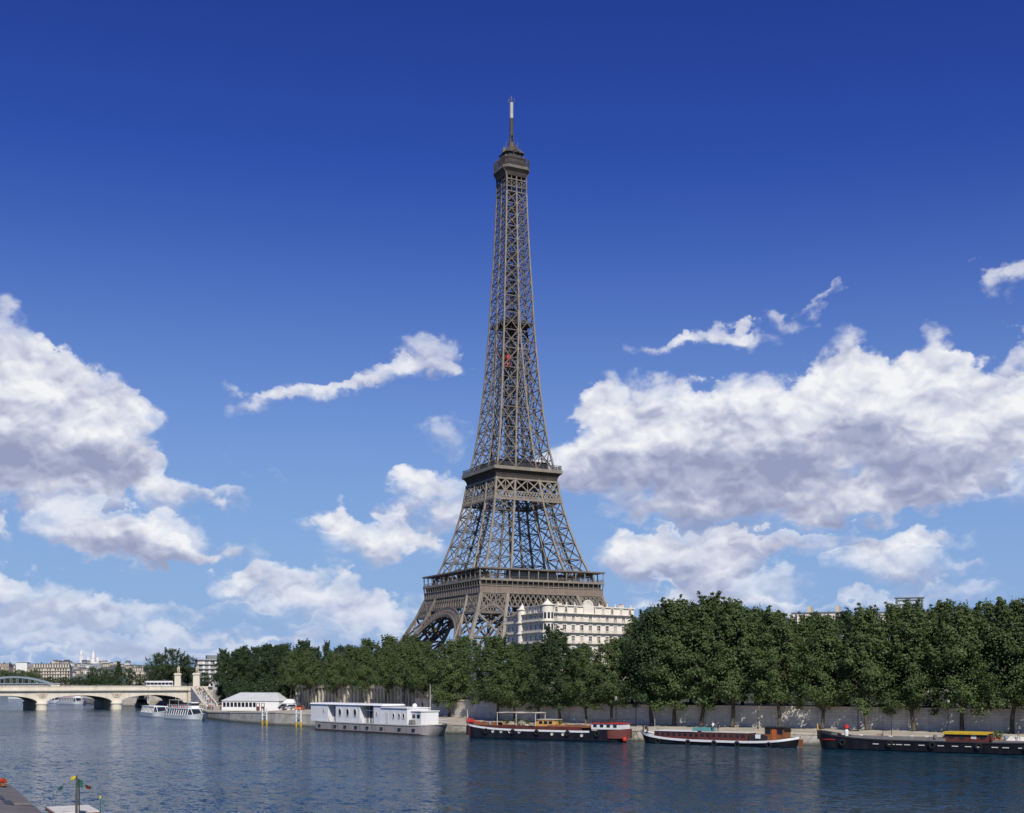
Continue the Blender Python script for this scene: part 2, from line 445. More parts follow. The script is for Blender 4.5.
for k in range(4):
    # --- decorated arch between the legs
    m = MB(); n = 44
    def arch(a, b, t): return (a * math.cos(t), b * math.sin(t))
    prev = None
    for i in range(n + 1):
        t = math.pi * i / n
        rows = [arch(37.0, 37.4, t), arch(38.8, 39.2, t), arch(41.2, 41.4, t)]
        pts = [fpt(k, x, max(z, 0.1), push=0.45) for x, z in rows]
        if prev:
            m.bar(prev[0], pts[0], 1.25, 0.9, up=fn(k)); m.bar(prev[1], pts[1], 0.5, 0.4, up=fn(k)); m.bar(prev[2], pts[2], 1.0, 0.8, up=fn(k))
            m.bar(prev[0] - Vector(fn(k)) * 3.2, pts[0] - Vector(fn(k)) * 3.2, 0.9, 0.6, up=fn(k)); m.bar(prev[0], pts[0] - Vector(fn(k)) * 3.2, 0.28); m.bar(pts[0], pts[0] - Vector(fn(k)) * 3.2, 0.4)
            m.bar(prev[0], pts[2], 0.42, 0.2, up=fn(k)); m.bar(prev[2], pts[0], 0.42, 0.2, up=fn(k))
        m.bar(pts[0], pts[2], 0.35, 0.3, up=fn(k))
        # inner rib of the arch, set back, and the soffit ties
        prev = pts
    # spandrel fan between arch and girder
    for i in range(1, 16):
        t = math.pi * (0.085 + 0.36 * i / 16)
        for sg in (0, 1):
            tt = math.pi - t if sg else t
            x, z = arch(41.2, 40.6, tt)
            if z > 37: continue
            xs = x * 1.0 + (1 if x > 0 else -1) * 0.6
            lim = inn(37.5)
            hx = min(max(z + abs(math.tan(t)) * 4.0, z), 37.4)
            xe = min(abs(x) + (hx - z) / max(math.tan(t), 0.25), inn(hx) + 0.3)
            if xe > abs(x): m.bar(fpt(k, x, z, push=-0.3), fpt(k, math.copysign(xe, x), hx, push=-0.3), 0.4, 0.3, up=fn(k))
    m.build('arch', M['iron'], tower)
    # --- girder under the first platform: chords, posts, diamond lattice, finer lattice below
    m = MB()
    for h, t in ((47.5, 1.0), (44.1, 0.35), (40.8, 1.0), (37.5, 0.9)):
        o = ou(h); m.bar(fpt(k, -o, h), fpt(k, o, h), t, t * 0.8)
    for s in (-1, 1):
        for hh in ((37.5, 47.5),):
            m.bar(fpt(k, s * ou(hh[0]), hh[0]), fpt(k, s * ou(hh[1]), hh[1]), 1.6, 1.2, up=fn(k))
            m.bar(fpt(k, s * inn(hh[0]), hh[0]), fpt(k, s * inn(hh[1]), hh[1]), 1.4, 1.0, up=fn(k))
    i0, i1, o0, o1 = inn(40.8), inn(47.5), ou(40.8), ou(47.5)
    for (a, b, c, d_, nn) in ((-o0, -i0, -o1, -i1, 6), (i0, o0, i1, o1, 6), (-i0, i0, -i1, i1, 14)):
        lattice(m, k, a, b, 40.8, c, d_, 47.5, nn, 0.58, 0.1)
        lattice(m, k, a, b, 40.8, c, d_, 47.5, nn, 0.3, -1.6)
    j0, p0 = inn(37.5), ou(37.5)
    for (a, b, c, d_, nn) in ((-p0, -j0, -o0, -i0, 10), (j0, p0, i0, o0, 10)):
        lattice(m, k, a, b, 37.6, c, d_, 40.7, nn, 0.36, 0.05)
    m.build('girder', M['iron'], tower)

# --- first platform
def ring(m, ro, ri, z0, z1):
    for k in range(4):
        a = [(-ro, -ro), (ro, -ro), (ri, -ri), (-ri, -ri)]
        pts = []
        for z in (z0, z1):
            for x, y in a:
                for _ in range(k): x, y = -y, x
                pts.append((x, y, z))
        m.hexa(pts)
fp = MB()
ring(fp, 36.0, 34.9, 47.5, 51.4)
M['frieze'] = mat('frieze_panels', (0.215, 0.165, 0.128), 0.6, 0.12, 0.2)
pl1 = fp.build('first_platform', M['frieze'], tower)
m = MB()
ring(m, 35.2, 14.0, 51.45, 53.85); m.build('underside', M['iron_dark'], pl1)  # dark iron stands in for the shade in the recess below the gallery
m = MB()
ring(m, 36.7, 13.5, 53.9, 55.0); m.build('floor', M['iron_light'], pl1)
m = MB()
for k in range(4):
    for i in range(25):
        u = -35.9 + 71.8 * i / 24
        m.bar(fpt(k, u, 47.6, 36.06), fpt(k, u, 51.3, 36.1), 0.36, 0.22, up=fn(k))
        m.bar(fpt(k, u, 51.3, 36.0), fpt(k, u, 53.8, 36.5), 0.3, 0.45, up=fn(k))
    for h in (47.7, 51.3): m.bar(fpt(k, -36.2, h, 36.15), fpt(k, 36.2, h, 36.15), 0.4)
m.build('bracket', M['iron_light'], pl1)
m = MB()
for k in range(4):
    n = 13
    for i in range(n + 1):
        u = -36.1 + 72.2 * i / n
        m.bar(fpt(k, u, 55.0, 30.4), fpt(k, u, 59.6, 30.4), 0.4)
        q = m if k in (1, 2) else MB()
        q.bar(fpt(k, u, 55.0, 36.2), fpt(k, u, 59.6, 36.2), 0.46)
        if k in (0, 3): q.build('gallery_post', M['iron_light'], pl1)
tag(m.build('inner_gallery_post', M['iron_light'], pl1), kind='stuff')
m = MB()
ring(m, 37.0, 29.6, 59.75, 60.5); m.build('gallery_roof', M['iron'], pl1)
m = MB()
for k in range(4):
    for h in (55.5, 56.3): m.bar(fpt(k, -36.4, h, 36.4), fpt(k, 36.4, h, 36.4), 0.14)
    for i in range(73): m.bar(fpt(k, -36 + i, 55.0, 36.4), fpt(k, -36 + i, 56.3, 36.4), 0.09)
m.build('railing', M['iron'], pl1)
for k in (0, 1, 3):
    m = MB()
    a, b = fpt(k, -13.5, 0, 24.0), fpt(k, 13.5, 0, 24.0)
    c = (fpt(k, 0, 57.9, 22.5))
    m.box((c.x, c.y, 57.6), (26, 8, 5.0) if k in (0, 2) else (8, 26, 5.0))
    pv = m.build('pavilion', M['glass_dark'], pl1)
    m = MB(); m.box((c.x, c.y, 60.3), (27, 9, 0.35) if k in (0, 2) else (9, 27, 0.35)); m.build('pavilion_roof', M['iron'], pv)

# --- girder band and second platform
for k in range(4):
    m = MB()
    for h, t in ((109.4, 0.9), (102.7, 0.6), (98.4, 0.75)):
        o = ou(h) + 0.15; m.bar(fpt(k, -o, h), fpt(k, o, h), t, t)
    for s in (-1, 1):
        m.bar(fpt(k, s * ou(98), 98, push=0.1), fpt(k, s * ou(110), 110, push=0.1), 1.1, 0.8, up=fn(k))
        m.bar(fpt(k, s * inn(98), 98, push=0.1), fpt(k, s * inn(110), 110, push=0.1), 1.0, 0.8, up=fn(k))
    i0, i1, o0, o1 = inn(102.7), inn(109.4), ou(102.7), ou(109.4)
    for (a, b, c, d_, nn) in ((-o0, -i0, -o1, -i1, 2), (i0, o0, i1, o1, 2), (-i0, i0, -i1, i1, 2)):
        lattice(m, k, a, b, 102.9, c, d_, 109.2, nn, 0.62, 0.1)
        for q in range(nn + 1):
            s = q / nn
            m.bar(fpt(k, a + (b - a) * s, 102.7), fpt(k, c + (d_ - c) * s, 109.4), 0.3)
    o0, o1 = ou(98.4), ou(102.7)
    lattice(m, k, -o0, o0, 98.6, -o1, o1, 102.5, 22, 0.4, 0.12)
    lattice(m, k, -o0, o0, 98.6, -o1, o1, 100.5, 44, 0.25, 0.1)
    m.build('lattice_band', M['iron_light'], tower)
sp = MB()
ring(sp, 20.4, 5.0, 114.0, 115.7)
pl2 = sp.build('second_platform', M['iron_light'], tower)
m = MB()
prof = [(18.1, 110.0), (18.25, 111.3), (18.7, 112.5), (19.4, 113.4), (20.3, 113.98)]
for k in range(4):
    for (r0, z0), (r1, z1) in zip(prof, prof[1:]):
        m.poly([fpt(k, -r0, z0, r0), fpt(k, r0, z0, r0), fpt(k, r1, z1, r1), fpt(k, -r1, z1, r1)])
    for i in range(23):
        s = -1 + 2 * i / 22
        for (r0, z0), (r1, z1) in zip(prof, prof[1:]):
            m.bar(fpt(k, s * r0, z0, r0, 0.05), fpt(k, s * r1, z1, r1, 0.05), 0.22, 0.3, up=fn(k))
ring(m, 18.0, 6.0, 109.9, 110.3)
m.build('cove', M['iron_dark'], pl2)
m = MB()
for k in range(4):
    for h, r in ((116.3, 19.9), (117.1, 19.9), (118.0, 19.9)): m.bar(fpt(k, -r, h, r), fpt(k, r, h, r), 0.22)
    for i in range(41): m.bar(fpt(k, -20 + i, 115.7, 19.9), fpt(k, -20 + i, 118.0, 19.9), 0.16)
m.build('railing', M['iron_dark'], pl2)
m = MB()
ring(m, 14.6, 7.5, 115.75, 119.6); m.box((0, 0, 121.2), (13, 13, 2.9))
pv = m.build('pavilion', M['glass_dark'], pl2)
m = MB(); ring(m, 15.4, 7.0, 119.7, 120.1); m.build('pavilion_roof', M['iron_dark'], pv)

# --- the upper shaft, from the second platform to the top
LV = [115.7, 127, 138, 149, 160, 170.5, 181, 191, 200.5, 209.5, 218, 226, 233.6, 240.8, 247.6, 254, 260.2, 266.2]
m = MB(); gz = m
for k in range(4):
    for h0, h1 in zip(LV, LV[1:] + [0]):
        if not h1: break
        b = 0.52 if h0 < 190 else 0.42
        o0, o1, i0, i1 = ou(h0), ou(h1), inn(h0), inn(h1)
        merged = i0 < 0.5
        m.cur = 1; m.bar(fpt(k, -o0, h0), fpt(k, -o1, h1), 0.85 if h0 < 190 else 0.75, up=fn(k))
        for s in (-1, 1):
            if merged and s > 0: break
            x0, x1 = (0, 0) if merged else (s * i0, s * i1)
            m.bar(fpt(k, x0, h0), fpt(k, x1, h1), 0.7, 0.6, up=fn(k))
            gz_c = fpt(k, x0, h0, push=0.3); plate(gz, gz_c, 0.72, fn(k))
        m.cur = 0
        for s in (-1, 1):
            a0, a1 = (0, 0) if merged else (i0, i1)
            m.bar(fpt(k, s * a0, h0), fpt(k, s * o1, h1), b, b * 0.6, up=fn(k)); m.bar(fpt(k, s * o0, h0), fpt(k, s * a1, h1), b, b * 0.6, up=fn(k))
            plate(gz, (fpt(k, s * a0, h0) + fpt(k, s * o1, h1) + fpt(k, s * o0, h0) + fpt(k, s * a1, h1)) / 4 + Vector(fn(k)) * 0.25, 0.42, fn(k))
            mid0 = (fpt(k, s * a0, h0) + fpt(k, s * a1, h1)) / 2; mid1 = (fpt(k, s * o0, h0) + fpt(k, s * o1, h1)) / 2
            m.bar(mid0, mid1, b * 0.5)
        if not merged:
            m.bar(fpt(k, -i0, h0), fpt(k, i1, h1), b * 0.7, b * 0.5, up=fn(k)); m.bar(fpt(k, i0, h0), fpt(k, -i1, h1), b * 0.7, b * 0.5, up=fn(k))
        m.bar(fpt(k, -o0, h0), fpt(k, o0, h0), b * 0.9)
        # inner faces of the four converging legs
        if not merged:
            for s in (-1, 1):
                A0, A1 = fpt(k, s * i0, h0), fpt(k, s * i1, h1); B0, B1 = fpt(k, s * i0, h0, i0), fpt(k, s * i1, h1, i1)
                m.bar(B0, B1, 0.6); m.bar(A0, B1, 0.36); m.bar(B0, A1, 0.36); m.bar(A0, B0, 0.4)
        else:
            m.bar(fpt(k, 0, h0), fpt(k, 0, h0, 0.1), 0.4); m.bar(fpt(k, -o0, h0), (0, 0, h1), 0.28)
sh = m.build('upper_shaft', [M['iron'], M['iron_light']], tower)
# crown panels just below the top platform: arched openings
m = MB()
for k in range(4):
    for u in (-1, -0.5, 0, 0.5, 1):
        r = ou(267); m.bar(fpt(k, u * r, 266.2), fpt(k, u * r, 276.5), 0.7 if abs(u) in (0, 1) else 0.4, up=fn(k))
    for h in (266.4, 269.2, 273.0, 276.3): m.bar(fpt(k, -6, h, 5.95), fpt(k, 6, h, 5.95), 0.6)
    for u in (-0.75, -0.25, 0.25, 0.75):
        r = 5.9; m.bar(fpt(k, (u - .25) * r, 269.4), fpt(k, (u + .25) * r, 272.8), 0.25); m.bar(fpt(k, (u + .25) * r, 269.4), fpt(k, (u - .25) * r, 272.8), 0.25)
m.build('shaft_head', M['iron'], tower)
# lift shaft: guide columns, ties, landings; the stair core
m = MB()
for sx in (-1, 1):
    for sy in (-1, 1):
        for h0, h1 in zip(range(116, 274, 4), range(120, 278, 4)):
            q = 2.7 if h0 < 190 else 2.2
            m.bar((sx * q, sy * q, h0), (sx * q, sy * q, h1), 0.34)
            m.bar((sx * q, sy * q, h0), (-sx * q, sy * q, h1), 0.18); m.bar((sx * q, sy * q, h0), (sx * q, -sy * q, h1), 0.18)
            m.bar((sx * q, sy * q, h0), (-sx * q, sy * q, h0), 0.3); m.bar((sx * q, sy * q, h0), (sx * q, -sy * q, h0), 0.3)
for h in range(124, 270, 9): m.box((0.8, 0.8, h), (3.2, 3.2, 0.3))
for h0 in range(118, 268, 3): m.bar((-1.4 if h0 % 2 else 1.4, -0.8, h0), (1.4 if h0 % 2 else -1.4, -0.8, h0 + 3), 0.7, 0.2)
m.build('lift_shaft', M['iron_dark'], tower)
m = MB(); m.box((-5.2, -5.9, 176.9), (2.4, 2.2, 2.2)); m.build('lift_car', M['red_paint'], tower)
m = MB(); m.box((-5.2, -5.9, 172.6), (2.6, 2.2, 2.6))
lc = m.build('lift_car', M['red_paint'], tower)
m = MB(); m.box((-5.2, -7.05, 172.8), (1.6, 0.1, 1.2)); m.build('window', M['white_paint'], lc)
m = MB(); ring(m, 8.6, 3.0, 194.6, 195.5)
for k in range(4):
    for h in (196.2, 196.9): m.bar(fpt(k, -8.6, h, 8.5), fpt(k, 8.6, h, 8.5), 0.15)
m.box((2.2, 0.6, 197.4), (4.5, 5, 3.2)); m.build('landing_platform', M['iron_dark'], tower)

# --- top platform and mast
def octo(r, c): return [(-r + c, -r), (r - c, -r), (r, -r + c), (r, r - c), (r - c, r), (-r + c, r), (-r, r - c), (-r, -r + c)]
m = MB(); m.prism(octo(8.1, 2.3), 278.6, 280.1); tp = m.build('top_platform', M['iron'], tower)
m = MB()
lo, hi = octo(5.9, 0.3), octo(8.0, 2.3); zs = [(0, 272.5), (0.12, 275), (0.4, 277), (1.0, 278.5)]
for (t0, z0), (t1, z1) in zip(zs, zs[1:]):
    for i in range(8):
        j = (i + 1) % 8
        f = lambda i_, t: (lo[i_][0] + (hi[i_][0] - lo[i_][0]) * t, lo[i_][1] + (hi[i_][1] - lo[i_][1]) * t)
        if z0 > 274: m.poly([(*f(i, t0), z0), (*f(j, t0), z0), (*f(j, t1), z1), (*f(i, t1), z1)])
        m.bar((*f(i, t0), z0), (*f(i, t1), z1), 0.5)
m.build('corbel', M['iron_dark'], tp)
m = MB()
oc = octo(7.95, 2.3)
for i in range(8):
    a, b = Vector((*oc[i], 0)), Vector((*oc[(i + 1) % 8], 0)); n = max(2, int((b - a).length / 0.55))
    for h in (280.8, 281.6, 282.4, 283.3, 284.2): m.bar(a + Vector((0, 0, h)), b + Vector((0, 0, h)), 0.16)
    for q in range(n): m.bar(a.lerp(b, q / n) + Vector((0, 0, 280.1)), a.lerp(b, q / n) + Vector((0, 0, 285.0)), 0.13)
m.build('railing', M['iron_dark'], tp)
m = MB()
m.prism(octo(5.9, 1.6), 280.15, 284.6); m.prism(octo(6.5, 1.8), 284.65, 285.2); m.prism(octo(4.6, 1.2), 285.25, 288.2); m.prism(octo(5.6, 1.5), 288.25, 288.7)
m.lathe((0, 0, 288.7), [(4.2, 0), (4.0, 1.2), (3.2, 2.6), (2.3, 3.8), (1.9, 5.0), (1.7, 6.2)], 12)
m.build('cabin', M['iron_dark'], tp)
random.seed(5)
for i in range(46):
    m = MB()
    t = random.uniform(0, 6.28); r = random.choice((6.6, 5.8, 4.8, 3.6)); h = {6.6: 285.2, 5.8: 288.6, 4.8: 288.7, 3.6: 291.0}[r]
    p = Vector((r * math.cos(t), r * math.sin(t), h))
    kind = random.random()
    if kind < .55: m.bar(p, p + Vector((0, 0, random.uniform(1.5, 5.0))), 0.16)
    elif kind < .8: m.box(p + Vector((0, 0, 0.6)), (1.1, 0.9, 1.3), t)
    else: m.lathe(p + Vector((0, 0, 0.2)), [(0.3, 0), (0.9, 0.5), (0.9, 0.7), (0.2, 0.9)], 8)
    m.build('aerial', M['iron'], tp)
m = MB()
for a in range(4):
    t = R(45 + 90 * a); m.bar((1.9 * math.cos(t), 1.9 * math.sin(t), 293), (0.9 * math.cos(t), 0.9 * math.sin(t), 300), 0.4)
    for h in (294, 296, 298):
        t2 = R(135 + 90 * a); q = 1.9 - (h - 293) / 7.0; q2 = q - .28
        m.bar((q * math.cos(t), q * math.sin(t), h), (q2 * math.cos(t2), q2 * math.sin(t2), h + 2), 0.22)
m.lathe((0, 0, 299), [(1.05, 0), (1.05, 9.5)], 10)
mast = m.build('mast', M['iron_dark'], tower)
m = MB(); m.lathe((0, 0, 308.55), [(0.95, 0), (0.95, 8.4), (0.6, 8.7)], 12); m.build('aerial_sleeve', M['mast_white'], mast)
m = MB()
m.bar((0, 0, 317), (0, 0, 320.8), 0.3)
for a in range(6):
    t = R(60 * a + 10); p = Vector((1.7 * math.cos(t), 1.7 * math.sin(t), 317.6)); m.bar((0, 0, 317.4), p, 0.16); m.bar(p, p + Vector((0, 0, 1.6)), 0.16)
m.bar((-0.9, 0, 319.6), (0.9, 0, 319.6), 0.14)
m.build('aerial', M['iron'], mast)

# ------------------------------------------------------------------ setting: river, banks, quays
M['ground'] = mat('grass_darkened_as_shade', (0.055, 0.062, 0.032), 0.9, 0.15, 0.2)  # grass tone set dark to stand in for shade behind the trees
M['asphalt'] = mat('asphalt', (0.05, 0.05, 0.052), 0.85, 0.2, 0.5)
M['quay_top'] = mat('quay_paving', (0.40, 0.36, 0.29), 0.85, 0.15, 0.35, dirt=(0.2, 0.18, 0.14), dirt_amt=0.5)
M['stone'] = mat('pale_limestone', (0.66, 0.60, 0.48), 0.8, 0.07, 0.25, dirt=(0.30, 0.27, 0.22), dirt_amt=0.4, streak=True)
M['stone2'] = mat('cream_limestone', (0.58, 0.50, 0.385), 0.8, 0.08, 0.3, dirt=(0.36, 0.31, 0.25), dirt_amt=0.3, streak=True)
M['hotel'] = mat('pale_facade_stone', (0.76, 0.695, 0.59), 0.75, 0.05, 0.3, dirt=(0.55, 0.5, 0.42), dirt_amt=0.3, streak=True)
M['zinc'] = mat('zinc_roof', (0.20, 0.215, 0.235), 0.5, 0.12, 0.4)
M['slate'] = mat('slate_roof', (0.07, 0.075, 0.09), 0.6, 0.15, 0.4)

def masonry(name, c1, c2, mortar, w_, h_, dirt, damp=0.0):
    """coursed stone, laid out on the UVs (metres along the wall, metres up)"""
    m = bpy.data.materials.new(name); m.use_nodes = True
    t = NT(m.node_tree); b = m.node_tree.nodes['Principled BSDF']
    uv = t.new('ShaderNodeTexCoord').outputs['UV']; ob = t.new('ShaderNodeTexCoord').outputs['Object']
    br = t.new('ShaderNodeTexBrick'); t.put(br.inputs['Vector'], uv)
    for k, c in (('Color1', c1), ('Color2', c2), ('Mortar', mortar)): br.inputs[k].default_value = (*c, 1)
    br.inputs['Scale'].default_value = 1.0; br.inputs['Mortar Size'].default_value = 0.02
    br.inputs['Brick Width'].default_value = w_; br.inputs['Row Height'].default_value = h_
    n = t.noise(ob, 0.45, 6, 0.62)
    c = t.mix(t.m('MULTIPLY', t.sstep(n, 0.42, 0.72), 0.75), br.outputs[0], dirt)
    st = t.noise(t.v('MULTIPLY', ob, (1, 1, 0.12)), 1.3, 5, 0.6)
    c = t.mix(t.m('MULTIPLY', t.sstep(st, 0.52, 0.75), 0.5), c, tuple(q * 0.5 for q in dirt))
    vv = t.sep(uv)[1]                                       # algae and damp stone just above the water
    wet = t.sstep(t.m('ADD', vv, t.m('MULTIPLY', n, 0.9)), 1.25, 0.55)
    c = t.mix(t.m('MULTIPLY', wet, damp), c, (0.05, 0.055, 0.035))
    t.put(b.inputs['Base Color'], c); b.inputs['Roughness'].default_value = 0.88
    bp = t.new('ShaderNodeBump'); bp.inputs['Strength'].default_value = 0.5
    t.put(bp.inputs['Height'], t.m('ADD', br.outputs['Fac'], t.noise(ob, 2.5, 5, 0.6))); bp.invert = True
    t.put(b.inputs['Normal'], bp.outputs[0])
    return m
M['wall'] = masonry('embankment_stone', (0.66, 0.615, 0.54), (0.53, 0.49, 0.43), (0.30, 0.28, 0.25), 1.6, 0.5, (0.42, 0.385, 0.335))
M['quay'] = masonry('quay_stone', (0.56, 0.525, 0.44), (0.47, 0.435, 0.365), (0.30, 0.28, 0.23), 1.8, 0.6, (0.25, 0.23, 0.17), 0.85)

# river
wm = bpy.data.materials.new('river_water'); wm.use_nodes = True
t = NT(wm.node_tree); b = wm.node_tree.nodes['Principled BSDF']
ob = t.new('ShaderNodeTexCoord').outputs['Object']
b.inputs['Base Color'].default_value = (0.007, 0.039, 0.068, 1)
b.inputs['Roughness'].default_value = 0.10; b.inputs['IOR'].default_value = 1.27
rot = t.new('ShaderNodeMapping'); t.put(rot.inputs[0], ob); rot.inputs['Rotation'].default_value = (0, 0, R(-52))
v1 = t.v('MULTIPLY', rot.outputs[0], (1, 0.55, 1))
def slope(vec, scale, det, rough):
    n = t.new('ShaderNodeTexNoise'); t.put(n.inputs['Vector'], vec); n.inputs['Scale'].default_value = scale
    n.inputs['Detail'].default_value = det; n.inputs['Roughness'].default_value = rough
    return t.v('SUBTRACT', n.outputs['Color'], (.5, .5, .5))
patch = t.noise(ob, 0.022, 3, 0.6)
amp = t.m('MULTIPLY_ADD', t.sstep(patch, 0.35, 0.68), 0.6, 0.65)
# wave slopes, taken straight from noise so that far water keeps its ripples
sl = t.v('ADD', t.v('SCALE', slope(v1, 0.25, 2, 0.5), 0.24), t.v('ADD', t.v('SCALE', slope(v1, 1.35, 3, 0.55), 1.15), t.v('SCALE', slope(v1, 5.0, 3, 0.6), 1.45)))
sl = t.v('SCALE', sl, amp)
nrm = t.v('NORMALIZE', t.v('MULTIPLY_ADD', sl, (1, 1, 0), (0, 0, 1)))
t.put(b.inputs['Normal'], nrm)
M['water'] = wm
m = MB(); m.poly([(-9000, -3000, 0), (9000, -3000, 0), (9000, 9000, 0), (-9000, 9000, 0)])
tag(m.build('river', wm), kind='structure')

# left bank: water line, foot of the embankment wall, top of it
EDGE = [Vector(q) for q in ((420, -50), (240, 85), (83.5, 196.5), (53.5, 217.5), (23.2, 233.7), (-11.3, 264), (-36, 290), (-60.5, 316.6), (-78, 343), (-90.7, 370), (-104, 412), (-118, 462), (-128, 502))]
def perp(i, pts):
    a = pts[max(i - 1, 0)]; c = pts[min(i + 1, len(pts) - 1)]; dd = (c - a).normalized()
    return Vector((dd.y, -dd.x)) if dd.y >= 0 or True else None
def off(dist):
    return [p + perp(i, EDGE) * (dist if isinstance(dist, (int, float)) else dist[i]) for i, p in enumerate(EDGE)]
QZ = [2.0, 2.0, 2.0, 2.0, 2.0, 2.0, 2.9, 3.2, 2.5, 1.9, 1.8, 1.8, 1.8]     # quay level along the line
WT = [5.6, 5.6, 5.6, 5.6, 5.6, 5.7, 6.1, 6.6, 7.0, 7.4, 7.6, 7.8, 7.8]     # street level
QW = [12, 12, 12, 12, 12.5, 13.5, 17, 24, 22, 17, 13, 11, 10]              # quay width
FOOT = off(QW); W2 = off([q + 1.2 for q in QW]); ST1 = off([q + 14 for q in QW]); G1 = off([q + 90 for q in QW])
def strip(m, a, za, b_, zb, uvw=False):
    acc_ = 0.0
    for i in range(len(a) - 1):
        L_ = (a[i + 1] - a[i]).length
        uv = None
        if uvw: uv = [(acc_, za[i]), (acc_, zb[i]), (acc_ + L_, zb[i + 1]), (acc_ + L_, za[i + 1])]
        m.poly([(a[i].x, a[i].y, za[i]), (b_[i].x, b_[i].y, zb[i]), (b_[i + 1].x, b_[i + 1].y, zb[i + 1]), (a[i + 1].x, a[i + 1].y, za[i + 1])], uv)
        acc_ += L_
n_ = len(EDGE)
m = MB(); strip(m, EDGE, [-1.0] * n_, EDGE, QZ, True)
tag(m.build('quay_wall', M['quay']), 'low stone quay wall rising from the water behind the moored barges', 'quay wall')
m = MB(); cop = off(0.55); strip(m, EDGE, [q + .2 for q in QZ], cop, [q + .2 for q in QZ]); strip(m, off(-0.08), [q - .15 for q in QZ], off(-0.08), [q + .2 for q in QZ]); strip(m, off(-0.08), [q + .2 for q in QZ], EDGE, [q + .2 for q in QZ]); strip(m, cop, [q + .2 for q in QZ], cop, [q - .1 for q in QZ])
tag(m.build('quay_kerb', M['stone2']), kind='structure')
m = MB(); strip(m, EDGE, QZ, FOOT, [q + .6 for q in QZ])
tag(m.build('lower_quay', M['quay_top']), kind='structure')
# embankment wall (east part) with coping
e0 = 0; e1 = 7
fz = [q + 0.5 for q in QZ]; wz = [q + 0.75 for q in WT]
m = MB(); strip(m, FOOT[e0:e1], fz[e0:e1], FOOT[e0:e1], wz[e0:e1], True); strip(m, W2[e0:e1], wz[e0:e1], W2[e0:e1], fz[e0:e1], True)
ew = m.build('embankment_wall', M['wall']); tag(ew, 'long grey stone embankment wall in dappled shade behind the quay trees', 'wall')
m = MB(); f0 = [p + perp(i, FOOT) * -0.12 for i, p in enumerate(FOOT)]
strip(m, f0[e0:e1], [q - .02 for q in wz[e0:e1]], f0[e0:e1], [q + .28 for q in wz[e0:e1]]); strip(m, f0[e0:e1], [q + .28 for q in wz[e0:e1]], W2[e0:e1], [q + .28 for q in wz[e0:e1]]); strip(m, FOOT[e0:e1], [q - .02 for q in wz[e0:e1]], f0[e0:e1], [q - .02 for q in wz[e0:e1]])
m.build('coping', M['stone2'], ew)
# street behind it, pavement with a kerb, then the ground sheet out to the horizon
m = MB(); strip(m, W2[e0:e1], WT[e0:e1], ST1[e0:e1], [q + .3 for q in WT[e0:e1]])
M['pave'] = mat('street_paving', (0.12, 0.115, 0.105), 0.85, 0.15, 0.4)
tag(m.build('pavement', M['pave']), kind='structure')
FARZ = [8.0] * n_
K1 = off([q + 24 for q in QW]); K0 = off([q + 14.0 for q in QW])
m = MB(); strip(m, K0, [q + .12 for q in WT], K1, [q + .18 for q in WT])
tag(m.build('riverside_road', M['asphalt']), kind='structure')
gm = MB()
strip(gm, off([q + 13.9 for q in QW]), [q + .1 for q in WT], G1, FARZ)
far = [Vector(q) for q in ((7000, -2500), (7000, -1200), (7000, 0), (7000, 900), (7000, 2000), (7000, 3500), (6500, 7000), (3000, 8500), (1000, 8500), (0, 8500), (-600, 8500), (-1000, 8500), (-1400, 8500))]
mid_ = [G1[i].lerp(far[i], 0.1) for i in range(n_)]
strip(gm, G1, FARZ, mid_, [8.2] * n_); strip(gm, mid_, [8.2] * n_, far, [9.0] * n_)
# upstream bank beyond the bridge, bending away, and the far right bank
UP = [Vector(q) for q in ((-128, 502), (-150, 536), (-184, 556), (-262, 720), (-415, 1040), (-430, 1200), (-300, 1500))]
UPN = [Vector((0.87, 0.49)), Vector((0.8, 0.6)), Vector((0.8, 0.6)), Vector((0.87, 0.49)), Vector((0.87, 0.49))] + [Vector((0.95, -0.3)), Vector((0.8, -0.6))]
upq = [p + n * 22 for p, n in zip(UP, UPN)]; upg = [p + n * 26 for p, n in zip(UP, UPN)]
strip(gm, upg, [7.5] * 7, [Vector((200 + 80 * i, 560 + 200 * i)) for i in range(7)], [8.1] * 7)
gm.poly([(-9000, 1500, 6), (-700, 1100, 6), (-560, 1330, 6), (-420, 1620, 6), (-300, 1900, 6), (0, 2300, 7), (600, 2500, 8), (1000, 8500, 9), (-9000, 8500, 9)])
gm.poly([(-9000, 1500, 6), (-9000, 600, 6), (-330, 380, 6), (-460, 700, 6), (-600, 960, 6), (-700, 1100, 6)])
gm.poly([(-9000, 600, 6), (-9000, -2500, 6), (-60, -200, 6), (-60, 20, 6), (-70, 100, 6), (-170, 260, 6), (-263, 330, 6), (-330, 380, 6)])
gm.poly([(-60, -200, 6), (-9000, -2500, 6), (6000, -2900, 6), (300, -330, 6), (60, -10, 6), (30, 5, 6), (-30, 5, 6), (-60, 20, 6)])
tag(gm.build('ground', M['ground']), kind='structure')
m = MB(); strip(m, UP, [-1] * 7, UP, [2.6] * 7, True); strip(m, upq, [2.6] * 7, upq, [7.5] * 7, True)
tag(m.build('upstream_quay_wall', M['quay']), 'far stone quay wall seen through the arches of the bridge', 'quay wall')
m = MB(); strip(m, UP, [2.6] * 7, upq, [2.6] * 7); strip(m, upq, [7.5] * 7, upg, [7.5] * 7)
tag(m.build('upstream_quay', M['quay_top']), kind='structure')
m = MB()
rb = [Vector(q) for q in ((-700, 1100), (-560, 1330), (-420, 1620), (-300, 1900), (0, 2300))]
strip(m, rb, [-1] * 5, rb, [6] * 5, True)
